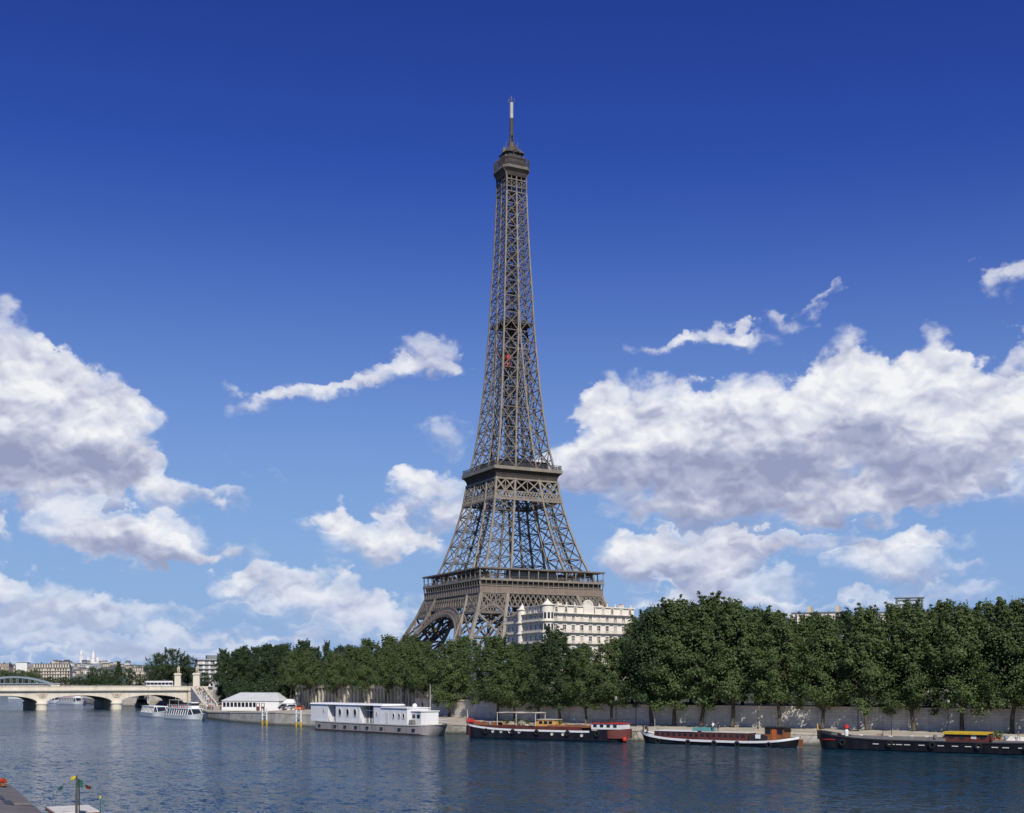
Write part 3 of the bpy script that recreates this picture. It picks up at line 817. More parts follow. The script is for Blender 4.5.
tag(m.build('far_bank_wall', M['quay']), 'distant river wall under the trees at far left', 'quay wall')

# hill on the skyline
m = MB(); N1, N2 = 40, 12
hill = lambda x, y: 8 + 66 * math.exp(-(((x + 2060) / 900) ** 2 + ((y - 6050) / 900) ** 2)) + 26 * math.exp(-(((x + 2700) / 900) ** 2 + ((y - 5600) / 900) ** 2)) + 18 * math.exp(-(((x + 1200) / 800) ** 2 + ((y - 5600) / 900) ** 2))
hv = [[(-4600 + 5600 * i / N1, 4300 + 3300 * j / N2) for j in range(N2 + 1)] for i in range(N1 + 1)]
for i in range(N1):
    for j in range(N2):
        q = [hv[i][j], hv[i + 1][j], hv[i + 1][j + 1], hv[i][j + 1]]
        m.poly([(x, y, hill(x, y)) for x, y in q])
M['hill'] = mat('hillside', (0.12, 0.13, 0.10), 0.9, 0.3, 0.004)
tag(m.build('hill', M['hill']), kind='structure')

# ------------------------------------------------------------------ the stone arch bridge
BA = Vector((0.871, 0.491, 0)); BN = Vector((-0.491, 0.871, 0))      # along it (towards the left bank), and across, upstream
B0 = Vector((-155.8, 488.6, 0))                                     # near end of the second pier
SP, BW = 27.8, 34.0
bridge = thing('stone_bridge', 'pale stone arch bridge with eagle reliefs crossing the river at left', 'bridge', tuple(B0), math.atan2(0.491, 0.871))
# local x along, local y across (upstream positive)
def zdeck(x): return 8.25
ZC = 7.15
def arch_z(x):
    """soffit height: segmental arches, springing 3.1 at pier faces, crown 5.9"""
    k = (x / SP) % 1.0 * SP; q = min(k, SP - k)
    if q < 1.9: return None
    s = (k - SP / 2) / (SP / 2 - 1.9)
    return 3.0 + 2.95 * math.sqrt(max(0, 1 - s * s * 0.93)) - 0.4
XS = -4 * SP; XE = SP
m = MB()
for yy, sgn in ((0, 1), (BW, -1)):
    i0 = XS
    step = SP / 40
    for i in range(int(round((XE - XS) / step))):
        xa, xb = XS + i * step, XS + (i + 1) * step
        za, zb = arch_z(xa + 1e-5), arch_z(xb - 1e-5)
        za = 2.4 if za is None else za; zb = 2.4 if zb is None else zb
        pts = [(xa, yy, za), (xb, yy, zb), (xb, yy, ZC), (xa, yy, ZC)]
        m.poly(pts if sgn > 0 else pts[::-1])
        if sgn > 0: m.poly([(xa, 0, za), (xa, BW, za), (xb, BW, zb), (xb, 0, zb)])
sb = m.build('spandrel', M['stone'], bridge)
for kx in range(-4, 1):
    x = kx * SP
    m = MB()
    m.box((x, BW / 2, 1.0), (3.6, BW - 0.3, 3.9))
    m.build('pier', M['stone2'], bridge)
for kx in range(-4, 1):
    x = kx * SP
    m = MB()
    m.lathe((x, -0.2, -1.0), [(2.1, 0), (2.1, 3.1), (2.35, 3.15), (2.35, 3.55), (1.9, 3.75), (1.2, 4.2), (0.1, 4.5)], 20)
    m.build('cutwater', M['stone'], bridge, smooth=False); m = MB()
    m.lathe((x, BW + 0.2, -1.0), [(2.1, 0), (2.1, 3.1), (2.35, 3.15), (2.35, 3.55), (1.9, 3.75), (0.1, 4.5)], 16)
    m.build('cutwater', M['stone'], bridge, smooth=False)
m = MB()
for y in (-0.35, BW + 0.35):
    m.box(((XS + XE) / 2, y, ZC + 0.45), (XE - XS, 1.1, 0.5))
    for i in range(int((XE - XS) / 0.95)): m.box((XS + 0.5 + i * 0.95, y, ZC + 0.06), (0.45, 0.9, 0.26))
m.build('cornice', M['stone'], bridge)
m = MB()
for y in (-0.3, BW + 0.3):
    m.box(((XS + XE) / 2, y, 8.32), (XE - XS, 0.5, 1.2)); m.box(((XS + XE) / 2, y, 9.0), (XE - XS, 0.75, 0.16))
m.build('parapet', M['stone'], bridge)
m = MB(); m.box(((XS + XE) / 2 + 6, BW / 2, 7.68), (XE - XS + 12, BW - 0.2, 0.3)); m.build('deck', M['asphalt'], bridge)
for kx in range(-3, 1):          # wreath-and-eagle relief over every pier
    em = MB()
    x = kx * SP; c = Vector((x, -0.12, 5.6))
    for i in range(20):
        a, b_ = 2 * math.pi * i / 20, 2 * math.pi * (i + 1) / 20
        em.bar(c + Vector((0.85 * math.cos(a), 0, 0.85 * math.sin(a))), c + Vector((0.85 * math.cos(b_), 0, 0.85 * math.sin(b_))), 0.34, 0.3, up=(0, 1, 0))
    em.lathe((x, -0.15, 5.15), [(0.12, 0), (0.36, 0.35), (0.3, 0.8), (0.16, 1.0), (0.2, 1.2), (0.05, 1.35)], 8)
    for s in (-1, 1):
        for q in range(5):
            em.bar(c + Vector((s * 0.3, 0, 0.25)), c + Vector((s * (2.1 - 0.28 * q), 0, 0.75 - 0.42 * q)), 0.28, 0.22, up=(0, 1, 0), cap=True)
    em.build('eagle_relief', M['stone2'], bridge)
# abutment on the left bank
m = MB(); m.box((SP + 4.0, BW / 2, 3.3), (7.9, BW + 3.0, 7.7)); m.box((SP + 4.0, BW / 2, 7.45), (8.6, BW + 4, 0.55)); m.box((SP + 4.0, -1.3, 8.35), (8.2, 0.6, 1.25))
m.build('abutment', M['stone2'], bridge)

def bl(x, y, z=0.0): return B0 + BA * x + BN * y + Vector((0, 0, z))
brz = math.atan2(0.491, 0.871)
def statue(label, loc):
    """warrior leading a horse on a tall stone pylon"""
    r = thing('pylon_statue', label, 'statue', loc, brz + R(68), 'statues at the end of the bridge')
    m = MB(); m.box((0, 0, 0.4), (4.4, 4.4, 0.8)); m.box((0, 0, 3.3), (3.6, 3.6, 5.1), 0, 0.93); m.box((0, 0, 6.05), (4.2, 4.2, 0.45)); m.box((0, 0, 6.4), (3.5, 3.5, 0.3))
    m.build('pedestal', M['stone'], r)
    m = MB()
    m.tube([(-1.15, 0, 8.35), (-0.6, 0, 8.45), (0.2, 0, 8.4), (0.8, 0, 8.55), (1.15, 0, 9.0), (1.3, 0, 9.5)], [0.35, 0.55, 0.52, 0.55, 0.4, 0.28], 10)
    m.tube([(1.25, 0, 9.4), (1.5, 0, 9.55), (1.9, 0, 9.15)], [0.26, 0.27, 0.15], 8)
    for x, s in ((-0.85, .25), (-0.8, -.25), (0.85, .25), (0.95, -.25)):
        m.tube([(x, s, 8.3), (x + .1, s, 7.4), (x - .02, s, 6.56)], [0.24, 0.13, 0.12], 6)
    m.tube([(-1.15, 0, 8.5), (-1.5, 0, 8.0), (-1.5, 0, 7.3)], [0.14, 0.17, 0.05], 6)
    m.build('horse', M['stone2'], r, smooth=True)
    m = MB()
    m.tube([(0.3, -.75, 6.56), (0.32, -.75, 7.3), (0.35, -.72, 7.9), (0.4, -.72, 8.7), (0.42, -.7, 9.15)], [0.16, 0.2, 0.26, 0.32, 0.16], 8)
    m.tube([(0.62, -.8, 6.56), (0.6, -.8, 7.3), (0.45, -.75, 7.9)], [0.15, 0.18, 0.22], 8)
    m.tube([(0.42, -.7, 8.98), (0.85, -.55, 9.2), (1.25, -.3, 9.3)], [0.13, 0.11, 0.09], 6)
    m.lathe((0.42, -.7, 9.1), [(0.1, 0), (0.21, 0.18), (0.2, 0.38), (0.06, 0.55)], 8)
    m.build('warrior', M['stone2'], r, smooth=True)
    r.scale = (.74, .74, 1.0)
    return r
statue('stone horse statue on the left of two pylons, beside the bus', tuple(bl(SP + 3.6, BW - 5.5, 7.85)))
statue('stone horse statue on the right pylon at the bridge corner', tuple(bl(SP + 4.6, 2.6, 7.85)))

# far steel footbridge, seen over the parapet
fb = thing('arch_footbridge', 'distant grey blue steel arch footbridge showing above the stone parapet', 'bridge', (-334, 905, 0), R(180 + 12))
m = MB()
for y in (0, 7):
    pr = None
    for i in range(31):
        x = 62 * i / 30 - 4; s = (x - 27) / 31; z = 6.2 + 7.4 * max(0, 1 - s * s)
        p = Vector((x, y, z))
        if pr: m.bar(pr, p, 0.9, 1.3)
        if i % 2 == 0 and z > 9.6: m.bar(p, (x, y, 9.3), 0.4)
        if i % 3 == 0 and y: m.bar(p, (x, 0, z), 0.3)
        pr = p
M['steel_blue'] = mat('blue_grey_steel', (0.20, 0.25, 0.30), 0.5, 0.1, 0.2)
m.build('arch', M['steel_blue'], fb)
m = MB(); m.box((27, 3.5, 8.9), (64, 7.4, 0.7)); m.build('deck', M['steel_blue'], fb)
for x in (-2, 56): m = MB(); m.box((x, 3.5, 3.6), (6, 9, 9)); m.build('pier', M['stone2'], fb)

# ------------------------------------------------------------------ colonnade under the riverside street (left stretch)
def arc_pts(poly, z, i0, i1, step):
    out_ = []
    carry = 0.0
    for i in range(i0, i1):
        a, b_ = poly[i], poly[i + 1]; L_ = (b_ - a).length; s = carry
        while s < L_:
            f = s / L_; out_.append((a.lerp(b_, f), z[i] + (z[i + 1] - z[i]) * f, (b_ - a).normalized())); s += step
        carry = s - L_
    return out_
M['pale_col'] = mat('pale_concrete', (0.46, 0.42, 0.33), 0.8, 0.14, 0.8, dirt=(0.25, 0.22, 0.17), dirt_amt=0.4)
cn = thing('colonnade', 'long pale pillared gallery under the trees behind the white houseboat', 'colonnade', (FOOT[6].x, FOOT[6].y, 0))
cn0 = Vector((FOOT[6].x, FOOT[6].y, 0))
def rel(p, z): return Vector((p.x, p.y, z)) - cn0
BACKW = off([q + 5.0 for q in QW])
CT = [9.3] * n_
def wall_run(m, a, z0, b_, z1, th):
    n = Vector(((b_ - a).y, -(b_ - a).x, 0)).normalized() * th
    A_, B_ = rel(a, 0), rel(b_, 0)
    m.hexa([A_ + Vector((0, 0, z0)), B_ + Vector((0, 0, z0)), B_ + n + Vector((0, 0, z0)), A_ + n + Vector((0, 0, z0))] + [q + Vector((0, 0, z1)) for q in (A_, B_, B_ + n, A_ + n)])
m = MB()
CF = [FOOT[6], FOOT[7], FOOT[8], FOOT[8].lerp(FOOT[9], .55)]; CB = [BACKW[6], BACKW[7], BACKW[8], BACKW[8].lerp(BACKW[9], .55)]
for a_, b_ in zip(CF, CF[1:]): wall_run(m, a_, 9.3, b_, 10.1, 0.9)
m.build('beam', M['pale_col'], cn)
for p, z, dd in arc_pts(CF, [2.9, 3.2, 2.5, 2.2], 0, 3, 2.0):
    m = MB(); n = Vector((dd.y, -dd.x, 0)); q = rel(p, 0) + n * 0.45; z0 = z + .6
    m.box(q + Vector((0, 0, (9.29 + z0) / 2)), (0.5, 0.5, 9.29 - z0), math.atan2(dd.y, dd.x)); m.box(q + Vector((0, 0, z0 + .3)), (0.75, 0.75, 0.6), math.atan2(dd.y, dd.x))
    m.build('pillar', M['pale_col'], cn)
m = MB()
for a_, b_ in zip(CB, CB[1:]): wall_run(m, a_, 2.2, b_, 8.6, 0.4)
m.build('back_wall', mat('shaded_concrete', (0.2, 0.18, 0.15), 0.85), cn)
# low iron railing along the street edge above the wall
rl = thing('street_railing', 'dark iron railing along the top of the embankment wall', 'railing', (W2[3].x, W2[3].y, 0))
m = MB()
for i in range(1, 6):
    for h in (1.05, 1.5):
        m.bar(Vector((W2[i].x, W2[i].y, WT[i] + h)) - Vector((W2[3].x, W2[3].y, 0)), Vector((W2[i + 1].x, W2[i + 1].y, WT[i + 1] + h)) - Vector((W2[3].x, W2[3].y, 0)), 0.07)
m.build('rail', M['dark_metal'], rl)
m = MB()
for p, z, dd in arc_pts(W2, WT, 1, 6, 2.0): m.bar(Vector((p.x, p.y, z + .2)) - Vector((W2[3].x, W2[3].y, 0)), Vector((p.x, p.y, z + 1.55)) - Vector((W2[3].x, W2[3].y, 0)), 0.07)
m.build('post', M['dark_metal'], rl)

# ------------------------------------------------------------------ buildings
M['glass_mid'] = mat('curtained_glass', (0.13, 0.13, 0.135), 0.15, 0.3, 1.0, spec=0.6)
M['shutter'] = mat('pale_shutter', (0.42, 0.39, 0.34), 0.7, 0.1, 1.0)
GLR = random.Random(8)
def facade(parent, p0, p1, zs, ncol, wmat, mw=1.25, skip_low=0, balcony=True, proud=0.0, gl='mixed', tall=0.66, frame=True):
    """windows, frames, sills, cornices and balconies on the wall from p0 to p1 (outside on the right hand of p0->p1)"""
    p0, p1 = Vector((*p0, 0)), Vector((*p1, 0)); dd = (p1 - p0); L_ = dd.length; dd.normalize(); n = Vector((dd.y, -dd.x, 0)); rz = math.atan2(dd.y, dd.x)
    cm = MB()
    for k, z in enumerate(zs[1:]):
        c = (p0 + p1) / 2 + n * 0.22
        cm.box((c.x, c.y, z), (L_ + 0.5, 0.5, 0.32), rz)
        if balcony:
            c2 = (p0 + p1) / 2 + n * 0.62; cm.box((c2.x, c2.y, z + 0.22), (L_ + 1.1, 0.9, 0.14), rz)
    cm.build('cornice', wmat, parent)
    if balcony:
        bm_ = MB()
        for z in zs[1:-1]:
            c2 = p0.lerp(p1, .5) + n * 1.0
            bm_.box((c2.x, c2.y, z + 1.12), (L_ + 1.0, 0.14, 0.1), rz)
            nb = int(L_ / 0.55)
            for q in range(nb + 1):
                c3 = p0 + dd * (L_ * q / nb) + n * 1.0; bm_.box((c3.x, c3.y, z + 0.68), (0.2, 0.14, 0.78), rz)
        bm_.build('balcony', wmat, parent)
    for k, (z0, z1) in enumerate(zip(zs, zs[1:])):
        if k < skip_low: continue
        h = (z1 - z0) * tall; zc = z0 + 0.35 + h / 2
        for i in range(ncol):
            c = p0 + dd * (L_ * (i + 0.5) / ncol)
            g = MB(); cc = c + n * 0.02; g.box((cc.x, cc.y, zc), (mw, 0.1, h), rz)
            w_ = g.build('window', M[gl] if gl != 'mixed' else M[GLR.choice(('glass_dark', 'glass_dark', 'glass_dark', 'glass_mid', 'glass_mid', 'shutter'))], parent)
            if frame:
                f = MB(); c4 = c + n * 0.12
                for s in (-1, 1):
                    e = c4 + dd * s * (mw / 2 + 0.13); f.box((e.x, e.y, zc), (0.26, 0.3, h + .2), rz)
                f.box((c4.x, c4.y, zc + h / 2 + .16), (mw + .56, 0.34, 0.3), rz); f.box((c4.x, c4.y, zc - h / 2 - .02), (mw + .5, 0.4, 0.16), rz)
                e = c + n * 0.085; f.box((e.x, e.y, zc), (0.09, 0.05, h), rz); f.box((e.x, e.y, zc + h * .18), (mw, 0.06, 0.08), rz)
                f.build('frame', wmat, w_)

# --- the white corner building in front of the tower
hx0, hd0 = X(546, 430), 430.0
H = thing('corner_building', 'ornate white stone building with balconies in front of the tower', 'building', (hx0, hd0, 7.4))
A_ = (0.0, 0.0); Rr = (33.5, 26.0); Ll = (-13.6, 31.0)
ur = Vector(Rr).normalized(); ul = Vector(Ll).normalized()
cR = ur * 2.2; cL = ul * 2.2
back = (Rr[0] + Ll[0] * .55, Rr[1] + Ll[1] * .55)
zs = [4.6, 8.8, 12.8, 16.8, 20.6, 24.5, 27.3]
TOPZ = 30.3
m = MB(); m.prism([tuple(cL), tuple(cR), Rr, back, Ll], 0, 27.3); m.build('wall', M['hotel'], H)
m = MB()
sR = ur * 2.6 + ul * 0.5; sL = ul * 2.6 + ur * .5
m.prism([tuple(sL), tuple(sR), tuple(Vector(Rr) + ul * .5 - ur * .3), back, tuple(Vector(Ll) * .62 + ur * .5)], 27.31, TOPZ); m.build('attic', M['hotel'], H)
facade(H, tuple(cR), Rr, zs, 10, M['hotel'], 1.5, skip_low=2)
facade(H, Ll, tuple(cL), zs, 8, M['hotel'], 1.5, skip_low=2)
facade(H, tuple(sR), tuple(Vector(Rr) + ul * .5 - ur * .3), [27.6, TOPZ], 9, M['hotel'], 1.1, balcony=False)
facade(H, tuple(Vector(Ll) * .62 + ur * .5), tuple(sL), [27.6, TOPZ], 4, M['hotel'], 1.1, balcony=False)
# rounded corner bays, urns and pediment
m = MB()
for c, r, h in (((0.6, 1.6), 2.2, 31.0), (tuple(Vector(Ll) * .60 - ul * .2), 1.7, 30.2)):
    m.lathe((c[0], c[1], 0), [(r, 0), (r, 16.6), (r + .5, 16.7), (r + .5, 17.1), (r, 17.2), (r, 20.5), (r + .5, 20.6), (r + .5, 21.0), (r, 21.1), (r, 24.4), (r + .6, 24.5), (r + .6, 24.95), (r, 25.0), (r, h - 1), (r + .4, h - .9), (r + .4, h - .5), (r * .8, h - .4), (r * .5, h + .2), (r * .15, h + .9), (.05, h + 1.6)], 16)
m.build('corner_bay', M['hotel'], H)
M['pot'] = mat('terracotta', (0.33, 0.15, 0.09), 0.8, 0.15, 1.0)
def bay_windows(c, r, z0, z1):
    for z in (13.3, 17.4, 21.3, 25.2):
        for a in (-150, -115, -80, -45):
            t = R(a); g = MB(); g.box((c[0] + (r - .02) * math.cos(t), c[1] + (r - .02) * math.sin(t), z + 1.35), (0.14, 0.8, 2.1), t)
            g.build('window', M['glass_dark'], H)
bay_windows((0.6, 1.6), 2.2, 0, 0)
m = MB()
pc_ = Vector(Rr) * 0.46; nR = Vector((ur.y, -ur.x)); rzr = math.atan2(ur.y, ur.x)
q = pc_ + ul * .2
m.box((q.x, q.y, 28.9), (4.6, 0.9, 3.2), rzr)
for i in range(9):
    a, b_ = math.pi * i / 8, math.pi * (i + 1) / 8
    for r0, t_ in ((2.0, .5), (1.2, .4)):
        pa = Vector((q.x, q.y, 30.4)) + Vector((ur.x, ur.y, 0)) * r0 * math.cos(a) + Vector((0, 0, r0 * math.sin(a)))
        pb = Vector((q.x, q.y, 30.4)) + Vector((ur.x, ur.y, 0)) * r0 * math.cos(b_) + Vector((0, 0, r0 * math.sin(b_)))
        if i < 8: m.bar(pa, pb, 0.6, t_ + .3, up=(nR.x, nR.y, 0))
m.box((q.x, q.y, 31.0), (3.0, 0.55, 1.2), rzr)
m.build('pediment', M['hotel'], H)
m = MB()
for i in range(11):
    c = Vector(Rr) * (i + .5) / 11 + ul * .6
    if abs(i - 4.6) < .8: continue
    m.box((c.x, c.y, TOPZ + .35), (0.5, 0.5, 0.7), rzr); m.lathe((c.x, c.y, TOPZ + .7), [(0.12, 0), (0.28, .25), (0.1, .6)], 6)
m.build('urn', M['hotel'], H)
random.seed(3)
for f, g_ in ((.3, .35), (.62, .3), (.8, .4), (.96, .25)):
    c = Vector(Rr) * f + Vector(Ll) * g_; m = MB(); m.box((c.x, c.y, TOPZ + .8), (2.0, 0.8, 1.6), rzr); ch_ = m.build('chimney', M['stone2'], H)
    m = MB()
    for k in range(4): m.lathe((c.x + ur.x * (k - 1.5) * .45, c.y + ur.y * (k - 1.5) * .45, TOPZ + 1.6), [(0.14, 0), (0.1, .6)], 6)
    m.build('chimney_pot', M['pot'], ch_)

# --- plain city blocks
def block(name, label, px0, px1, ytop, d, zb, depth, wmat, roof, nfl, ncol, turn=0.0, group=None, roofh=2.5, win=True, mw=1.3, balc=False, skip=0, cat='building'):
    x0, x1 = X(px0, d), X(px1, d); zt = Z(ytop, d) - zb; W_ = (x1 - x0) / max(0.3, math.cos(turn))
    r = thing(name, label, cat, ((x0 + x1) / 2, d, zb), turn, group)
    wallh = zt - roofh
    m = MB(); m.box((0, depth / 2, wallh / 2), (W_, depth, wallh)); m.build('wall', wmat, r)
    m = MB()
    if roof == 'mansard':
        m.box((0, depth / 2, wallh + roofh / 2 + .02), (W_ + .4, depth + .4, roofh), 0, 0.86); rf = m.build('roof', M['slate'], r)
        for i in range(ncol):
            u = -W_ / 2 + W_ * (i + .5) / ncol
            dm = MB(); dm.box((u, 0.5, wallh + roofh * .45), (1.5, 1.6, roofh * .7)); dm.build('dormer', wmat, rf)
        cm = MB()
        for i in range(max(2, ncol // 3)):
            u = -W_ / 2 + W_ * (i + .7) / max(2, ncol // 3); cm.box((u, depth * .5, wallh + roofh + .7), (0.9, depth * .5, 2.2))
        cm.build('chimney', M['stone2'], rf)
    elif roof == 'flat':
        m.box((0, depth / 2, wallh + .25), (W_ + .5, depth + .5, 0.5)); m.box((W_ * .1, depth / 2, wallh + .5 + roofh * .4), (W_ * .5, depth * .5, roofh * .8)); m.build('roof', M['zinc'], r)
    else:
        a, b_ = W_ / 2 + .3, depth + .3
        m.hexa([(-a, -.3, wallh), (a, -.3, wallh), (a, b_, wallh), (-a, b_, wallh), (-a, depth * .48, wallh + roofh), (a, depth * .48, wallh + roofh), (a, depth * .52, wallh + roofh), (-a, depth * .52, wallh + roofh)])
        m.build('roof', M['zinc'], r)
    if win:
        zs_ = [wallh * (1.0 * k) / nfl for k in range(nfl + 1)]
        facade(r, (-W_ / 2, 0), (W_ / 2, 0), zs_, ncol, wmat, mw, skip_low=skip, balcony=balc, frame=False)
    return r
M['white_wall'] = mat('white_render', (0.72, 0.70, 0.66), 0.75, 0.06, 0.1)
M['grey_wall'] = mat('grey_render', (0.42, 0.41, 0.40), 0.8, 0.08, 0.1)
M['tan_wall'] = mat('tan_render', (0.46, 0.37, 0.28), 0.8, 0.08, 0.1)
block('apartment_building', 'white modern apartment block with dark balconies beside the bridge pylons', 199, 226, 655, 640, 8, 16, M['white_wall'], 'flat', 6, 5, R(20), roofh=2.6, mw=2.0, balc=True)
block('apartment_building', 'long cream apartment block with slate roof beyond the stone bridge', 34, 69, 663.5, 1420, 7, 14, M['stone2'], 'mansard', 5, 14, R(8), roofh=5.0, mw=1.6, balc=True, skip=1)
block('apartment_building', 'blank white block among the far rooftops at the left edge', 16, 27, 662.3, 1700, 7, 14, M['white_wall'], 'flat', 6, 5, 0, roofh=.6, win=False)
block('apartment_building', 'tan block at the far left edge of the skyline', -8, 9, 663.5, 1600, 7, 14, M['tan_wall'], 'mansard', 6, 9, 0, roofh=4, skip=2)
block('apartment_building', 'small cream block between the tan and the blank white ones', 9.5, 15.5, 665.5, 1750, 7, 14, M['stone2'], 'mansard', 6, 4, 0, roofh=4, skip=2)
block('apartment_building', 'tan gabled block just right of the blank white one', 27.5, 34, 663.3, 1680, 7, 14, M['tan_wall'], 'gable', 6, 4, 0, roofh=4, skip=2)
block('apartment_building', 'pale block showing between dark trees left of the pylons', 127, 144, 667.5, 1300, 7, 14, M['stone2'], 'mansard', 5, 7, R(-6), roofh=4, skip=2)
# roofs showing over the trees at right
block('apartment_building', 'grey roofed stone building glimpsed behind the trees right of the tallest tree clump', 790, 842, 612, 345, 7.4, 14, M['hotel'], 'mansard', 7, 7, R(-20), roofh=3, skip=3)
ab = block('apartment_building', 'stone building behind the trees with a steel frame on its roof', 872, 945, 611, 350, 7.4, 14, M['hotel'], 'mansard', 7, 8, R(-20), roofh=3, skip=3)
m = MB(); zt = Z(611, 350) - 7.4
for x in (-3.5, 0, 3.5):
    m.bar((x, 5, zt - .5), (x, 5, zt + 4.0), 0.3); m.bar((x, 8, zt - .5), (x, 8, zt + 4.0), 0.3)
for z in (2.2, 3.4): m.bar((-3.8, 5, zt + z), (3.8, 5, zt + z), 0.3); m.bar((-3.8, 8, zt + z), (3.8, 8, zt + z), 0.3)
m.box((0, 6.5, zt + 4.1), (8.2, 3.6, 0.25))
m.build('roof_frame', M['zinc'], ab)
block('apartment_building', 'stone building almost hidden behind the trees at the right edge', 968, 1040, 622, 345, 7.4, 14, M['hotel'], 'mansard', 6, 8, R(-20), roofh=3, skip=3)

# --- far hillside houses, each its own; too small to show parts
random.seed(21)
HK = []
for k, (wm_, rm_) in enumerate(((M['white_wall'], M['zinc']), (M['stone2'], M['slate']), (M['grey_wall'], M['zinc']), (M['tan_wall'], M['slate']), (M['hotel'], M['zinc']))):
    m = MB(); m.box((0, 0, 7), (1, 1, 18)); m.cur = 1
    m.hexa([(-.53, -.53, 16), (.53, -.53, 16), (.53, .53, 16), (-.53, .53, 16), (-.5, -.1, 20.5), (.5, -.1, 20.5), (.5, .1, 20.5), (-.5, .1, 20.5)])
    m.cur = 2
    for i in range(4):
        for j in range(5): m.box((-.38 + i * .25, -.5, 2.5 + j * 3.1), (0.09, 0.04, 1.7))
    HK.append(m.build('house', [wm_, rm_, M['glass_dark']]))
first = set()
def put_house(px, d, w_, k, sc=1.0, zoff=0):
    o = HK[k] if k not in first else HK[k].copy()
    if k in first: C.objects.link(o)
    first.add(k)
    x = X(px, d); o.location = (x, d, hill(x, d) - 4 + zoff); o.scale = (w_, 12, sc); o.rotation_euler = (0, 0, random.uniform(-.5, .5))
    tag(o, ('small white', 'small cream', 'small grey', 'small tan', 'small pale stone')[k] + ' house stacked on the far hill below the domed church', 'house', 'houses stacked on the far hill')
for i in range(62):
    px = random.uniform(48, 132); d = random.uniform(4700, 5950)
    put_house(px, d, random.uniform(14, 34), random.randrange(5), random.uniform(.7, 1.15))
HK[0].name = 'house'
# --- the white domed church on the hill
cd = 6000.0; cx_ = X(90.5, cd); cz = Z(666.5, cd)
ch = thing('domed_church', 'white domed church with a bell tower on the far hilltop', 'church', (cx_, cd, cz), R(20))
M['church'] = mat('white_travertine', (0.66, 0.64, 0.61), 0.8, 0.04, 0.02)
m = MB(); m.box((0, 0, 4), (54, 80, 34)); m.box((0, -34, 10), (40, 16, 30)); m.box((0, 0, 24), (30, 60, 10)); m.build('nave', M['church'], ch)
def dome(c, r, z0, hh_, name):
    m = MB(); m.lathe((c[0], c[1], z0), [(r, 0), (r, hh_ * .34), (r * 1.1, hh_ * .35), (r * 1.08, hh_ * .4), (r, hh_ * .5), (r * .85, hh_ * .63), (r * .6, hh_ * .76), (r * .3, hh_ * .85), (r * .26, hh_ * .93), (r * .05, hh_)], 16)
    return m.build(name, M['church'], ch, smooth=False)
dome((13, 0), 9.5, 20, 60, 'great_dome')
for c in ((-12, -14), (34, -14), (30, 16), (-8, 16)): dome(c, 6.0, 18, 28, 'small_dome')
m = MB(); m.box((-42, 30, 20), (15, 15, 66)); m.box((-42, 30, 53.5), (17, 17, 2)); m.lathe((-42, 30, 54), [(7.2, 0), (7.2, 8), (6.2, 12), (3.5, 19), (1.6, 22), (0.3, 27)], 12); m.build('bell_tower', M['church'], ch)

# ------------------------------------------------------------------ trees
def leaf_mat(name, lo, hi, yellow):
    m = bpy.data.materials.new(name); m.use_nodes = True
    t = NT(m.node_tree); m.node_tree.nodes.clear()
    ob = t.new('ShaderNodeTexCoord').outputs['Object']; oi = t.new('ShaderNodeObjectInfo')
    n = t.noise(ob, 0.45, 4, 0.6); n2 = t.noise(ob, 3.5, 2, 0.5)
    f = t.m('ADD', t.m('MULTIPLY', n, 0.65), t.m('MULTIPLY', n2, 0.35))
    c = t.ramp(f, [(0.36, lo), (0.62, hi)])
    c = t.mix(t.m('MULTIPLY', oi.outputs['Random'], 0.35), c, yellow)
    df = t.new('ShaderNodeBsdfPrincipled'); t.put(df.inputs['Base Color'], c); df.inputs['Roughness'].default_value = 0.55; df.inputs['Specular IOR Level'].default_value = 0.25
    tr = t.new('ShaderNodeBsdfTranslucent'); t.put(tr.inputs[0], t.mix(0.5, c, yellow))
    mx = t.new('ShaderNodeMixShader'); mx.inputs[0].default_value = 0.32
    t.t.links.new(df.outputs[0], mx.inputs[1]); t.t.links.new(tr.outputs[0], mx.inputs[2])
    o = t.new('ShaderNodeOutputMaterial'); t.t.links.new(mx.outputs[0], o.inputs[0])
    return m
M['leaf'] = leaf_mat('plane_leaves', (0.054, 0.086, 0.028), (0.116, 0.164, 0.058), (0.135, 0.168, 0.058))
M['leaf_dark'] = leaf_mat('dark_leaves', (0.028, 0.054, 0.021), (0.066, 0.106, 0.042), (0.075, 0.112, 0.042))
M['bark'] = mat('bark', (0.085, 0.07, 0.052), 0.9, 0.3, 1.2, bump=0.5, bscale=5)

